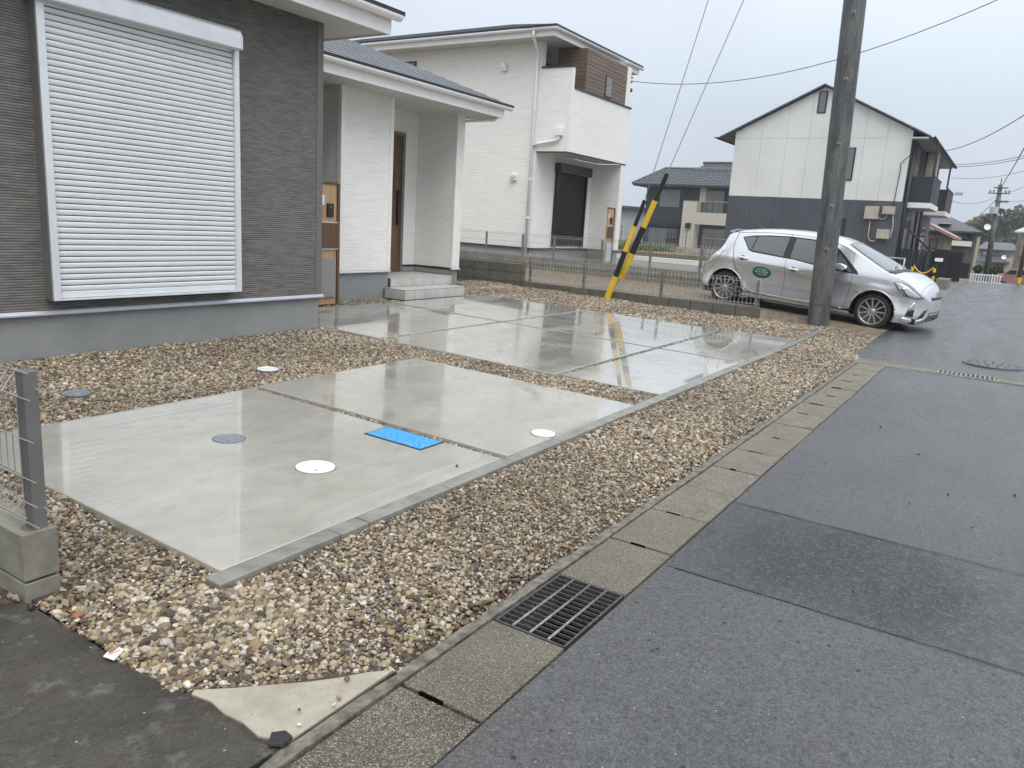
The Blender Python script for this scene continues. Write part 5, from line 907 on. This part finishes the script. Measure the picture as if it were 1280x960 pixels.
# ------------------------------------------------------------------ small loose things
def pebble(x_, y_, z_, r_, c_, label, cat='stone', name='loose_stone'):
    bm = bmesh.new(); bmesh.ops.create_icosphere(bm, subdivisions=2, radius=r_); q = random.Random(int(x_ * 977 + y_ * 331)); k1 = [q.uniform(.6, 1.3) for _ in range(3)]
    for v in bm.verts: v.co = Vector((v.co.x * k1[0], v.co.y * k1[1], v.co.z * .7 * k1[2])) * (1 + .18 * math.sin(v.co.x * 3 / r_ + q.random()) * math.cos(v.co.y * 2.4 / r_))
    me_ = bpy.data.meshes.new(name); bm.to_mesh(me_); bm.free(); me_.materials.append(plain('stone_tone', c_, .5, var=.2, scale=40)); o_ = bpy.data.objects.new(name, me_); col.objects.link(o_); o_.location = (x_, y_, z_); tag(o_, label, cat)
pebble(1.295, 1.955, .012, .017, (.6, .57, .5), 'white pebble at the tip of the pale mortar wedge'); pebble(1.73, 1.575, .018, .012, (.09, .07, .05), 'dark pebble on the far corner of the mortar wedge'); pebble(1.62, 1.585, .017, .009, (.13, .10, .07), 'brown pebble near the far edge of the mortar wedge')
pebble(1.535, 1.535, .016, .009, (.30, .22, .14), 'tan pebble by the gutter beside the mortar wedge'); pebble(1.50, 1.52, .016, .008, (.45, .4, .3), 'cream pebble on the gutter strip'); pebble(1.42, 1.585, .016, .006, (.05, .045, .04), 'tiny black pebble in the middle of the mortar wedge'); pebble(1.375, 1.535, .014, .007, (.6, .58, .52), 'small white pebble near the point of the mortar wedge')
pebble(3.55, 2.60, zl(3.55, 2.6) + .007, .012, (.08, .05, .035), 'single brown pebble on the first slab near the edging'); pebble(1.30, 2.60, .022, .026, (.26, .10, .045), 'orange brown stone in the gravel near the left block wall'); pebble(1.235, 2.80, .010, .018, (.03, .03, .032), 'dark chip on the stained pavement beside the left block wall')
for i_, (x_, y_, r_) in enumerate(((6.2, .35, .012), (4.75, -.05, .010), (4.95, .28, .008), (3.6, .03, .010), (3.45, .35, .008), (5.3, .1, .009), (6.9, .7, .011), (5.6, -.25, .011))): pebble(x_, y_, .005, r_ * .7, (.02, .02, .021), ('small black chip lying alone on the wet asphalt, ' + ['middle distance', 'left of the pale stain', 'near the patch seam', 'on the dark patch', 'at the patch centre', 'beyond the patch', 'by the gutter', 'at the right edge'][i_]), 'chip', 'asphalt_chip')
pc = MB().prism([(1.262, 1.535, .008), (1.285, 1.50, .008), (1.325, 1.505, .008), (1.33, 1.54, .008), (1.30, 1.565, .008)], (.002, .004, .008)).build('plastic_shard', 'plastic', bevel=.0015); tag(pc, 'black plastic shard at the point of the mortar wedge', 'shard')
pl = thing('paper_scrap', (1.255, 2.28, .01), 'white paper scrap with a red stripe at the gravel edge', 'paper'); MB().prism([(1.222, 2.30, .012), (1.232, 2.255, .010), (1.272, 2.262, .028), (1.264, 2.305, .030)], (0, 0, .0015)).build('sheet', 'paper', pl); MB().prism([(1.232, 2.290, .0185), (1.234, 2.285, .0185), (1.264, 2.268, .0275), (1.263, 2.273, .0275)], (0, 0, .001)).build('red_stripe', 'redink', pl)

# ------------------------------------------------------------------ drizzle haze
hz = MB().box(-905, 1505, -905, 905, -2.6, 16.5).build('haze', 'white'); hz.data.materials.clear(); hm = bpy.data.materials.new('haze_air'); hm.use_nodes = True; hm.cycles.homogeneous_volume = True; hm.node_tree.nodes.clear()
ho = hm.node_tree.nodes.new('ShaderNodeOutputMaterial'); hv = hm.node_tree.nodes.new('ShaderNodeVolumePrincipled'); hv.inputs['Color'].default_value = (.86, .91, .96, 1); hv.inputs['Density'].default_value = .0009; hv.inputs['Anisotropy'].default_value = .2
hm.node_tree.links.new(hv.outputs[0], ho.inputs['Volume']); hz.data.materials.append(hm); tag(hz, 'thin drizzle haze over the whole street', 'haze', kind='stuff')
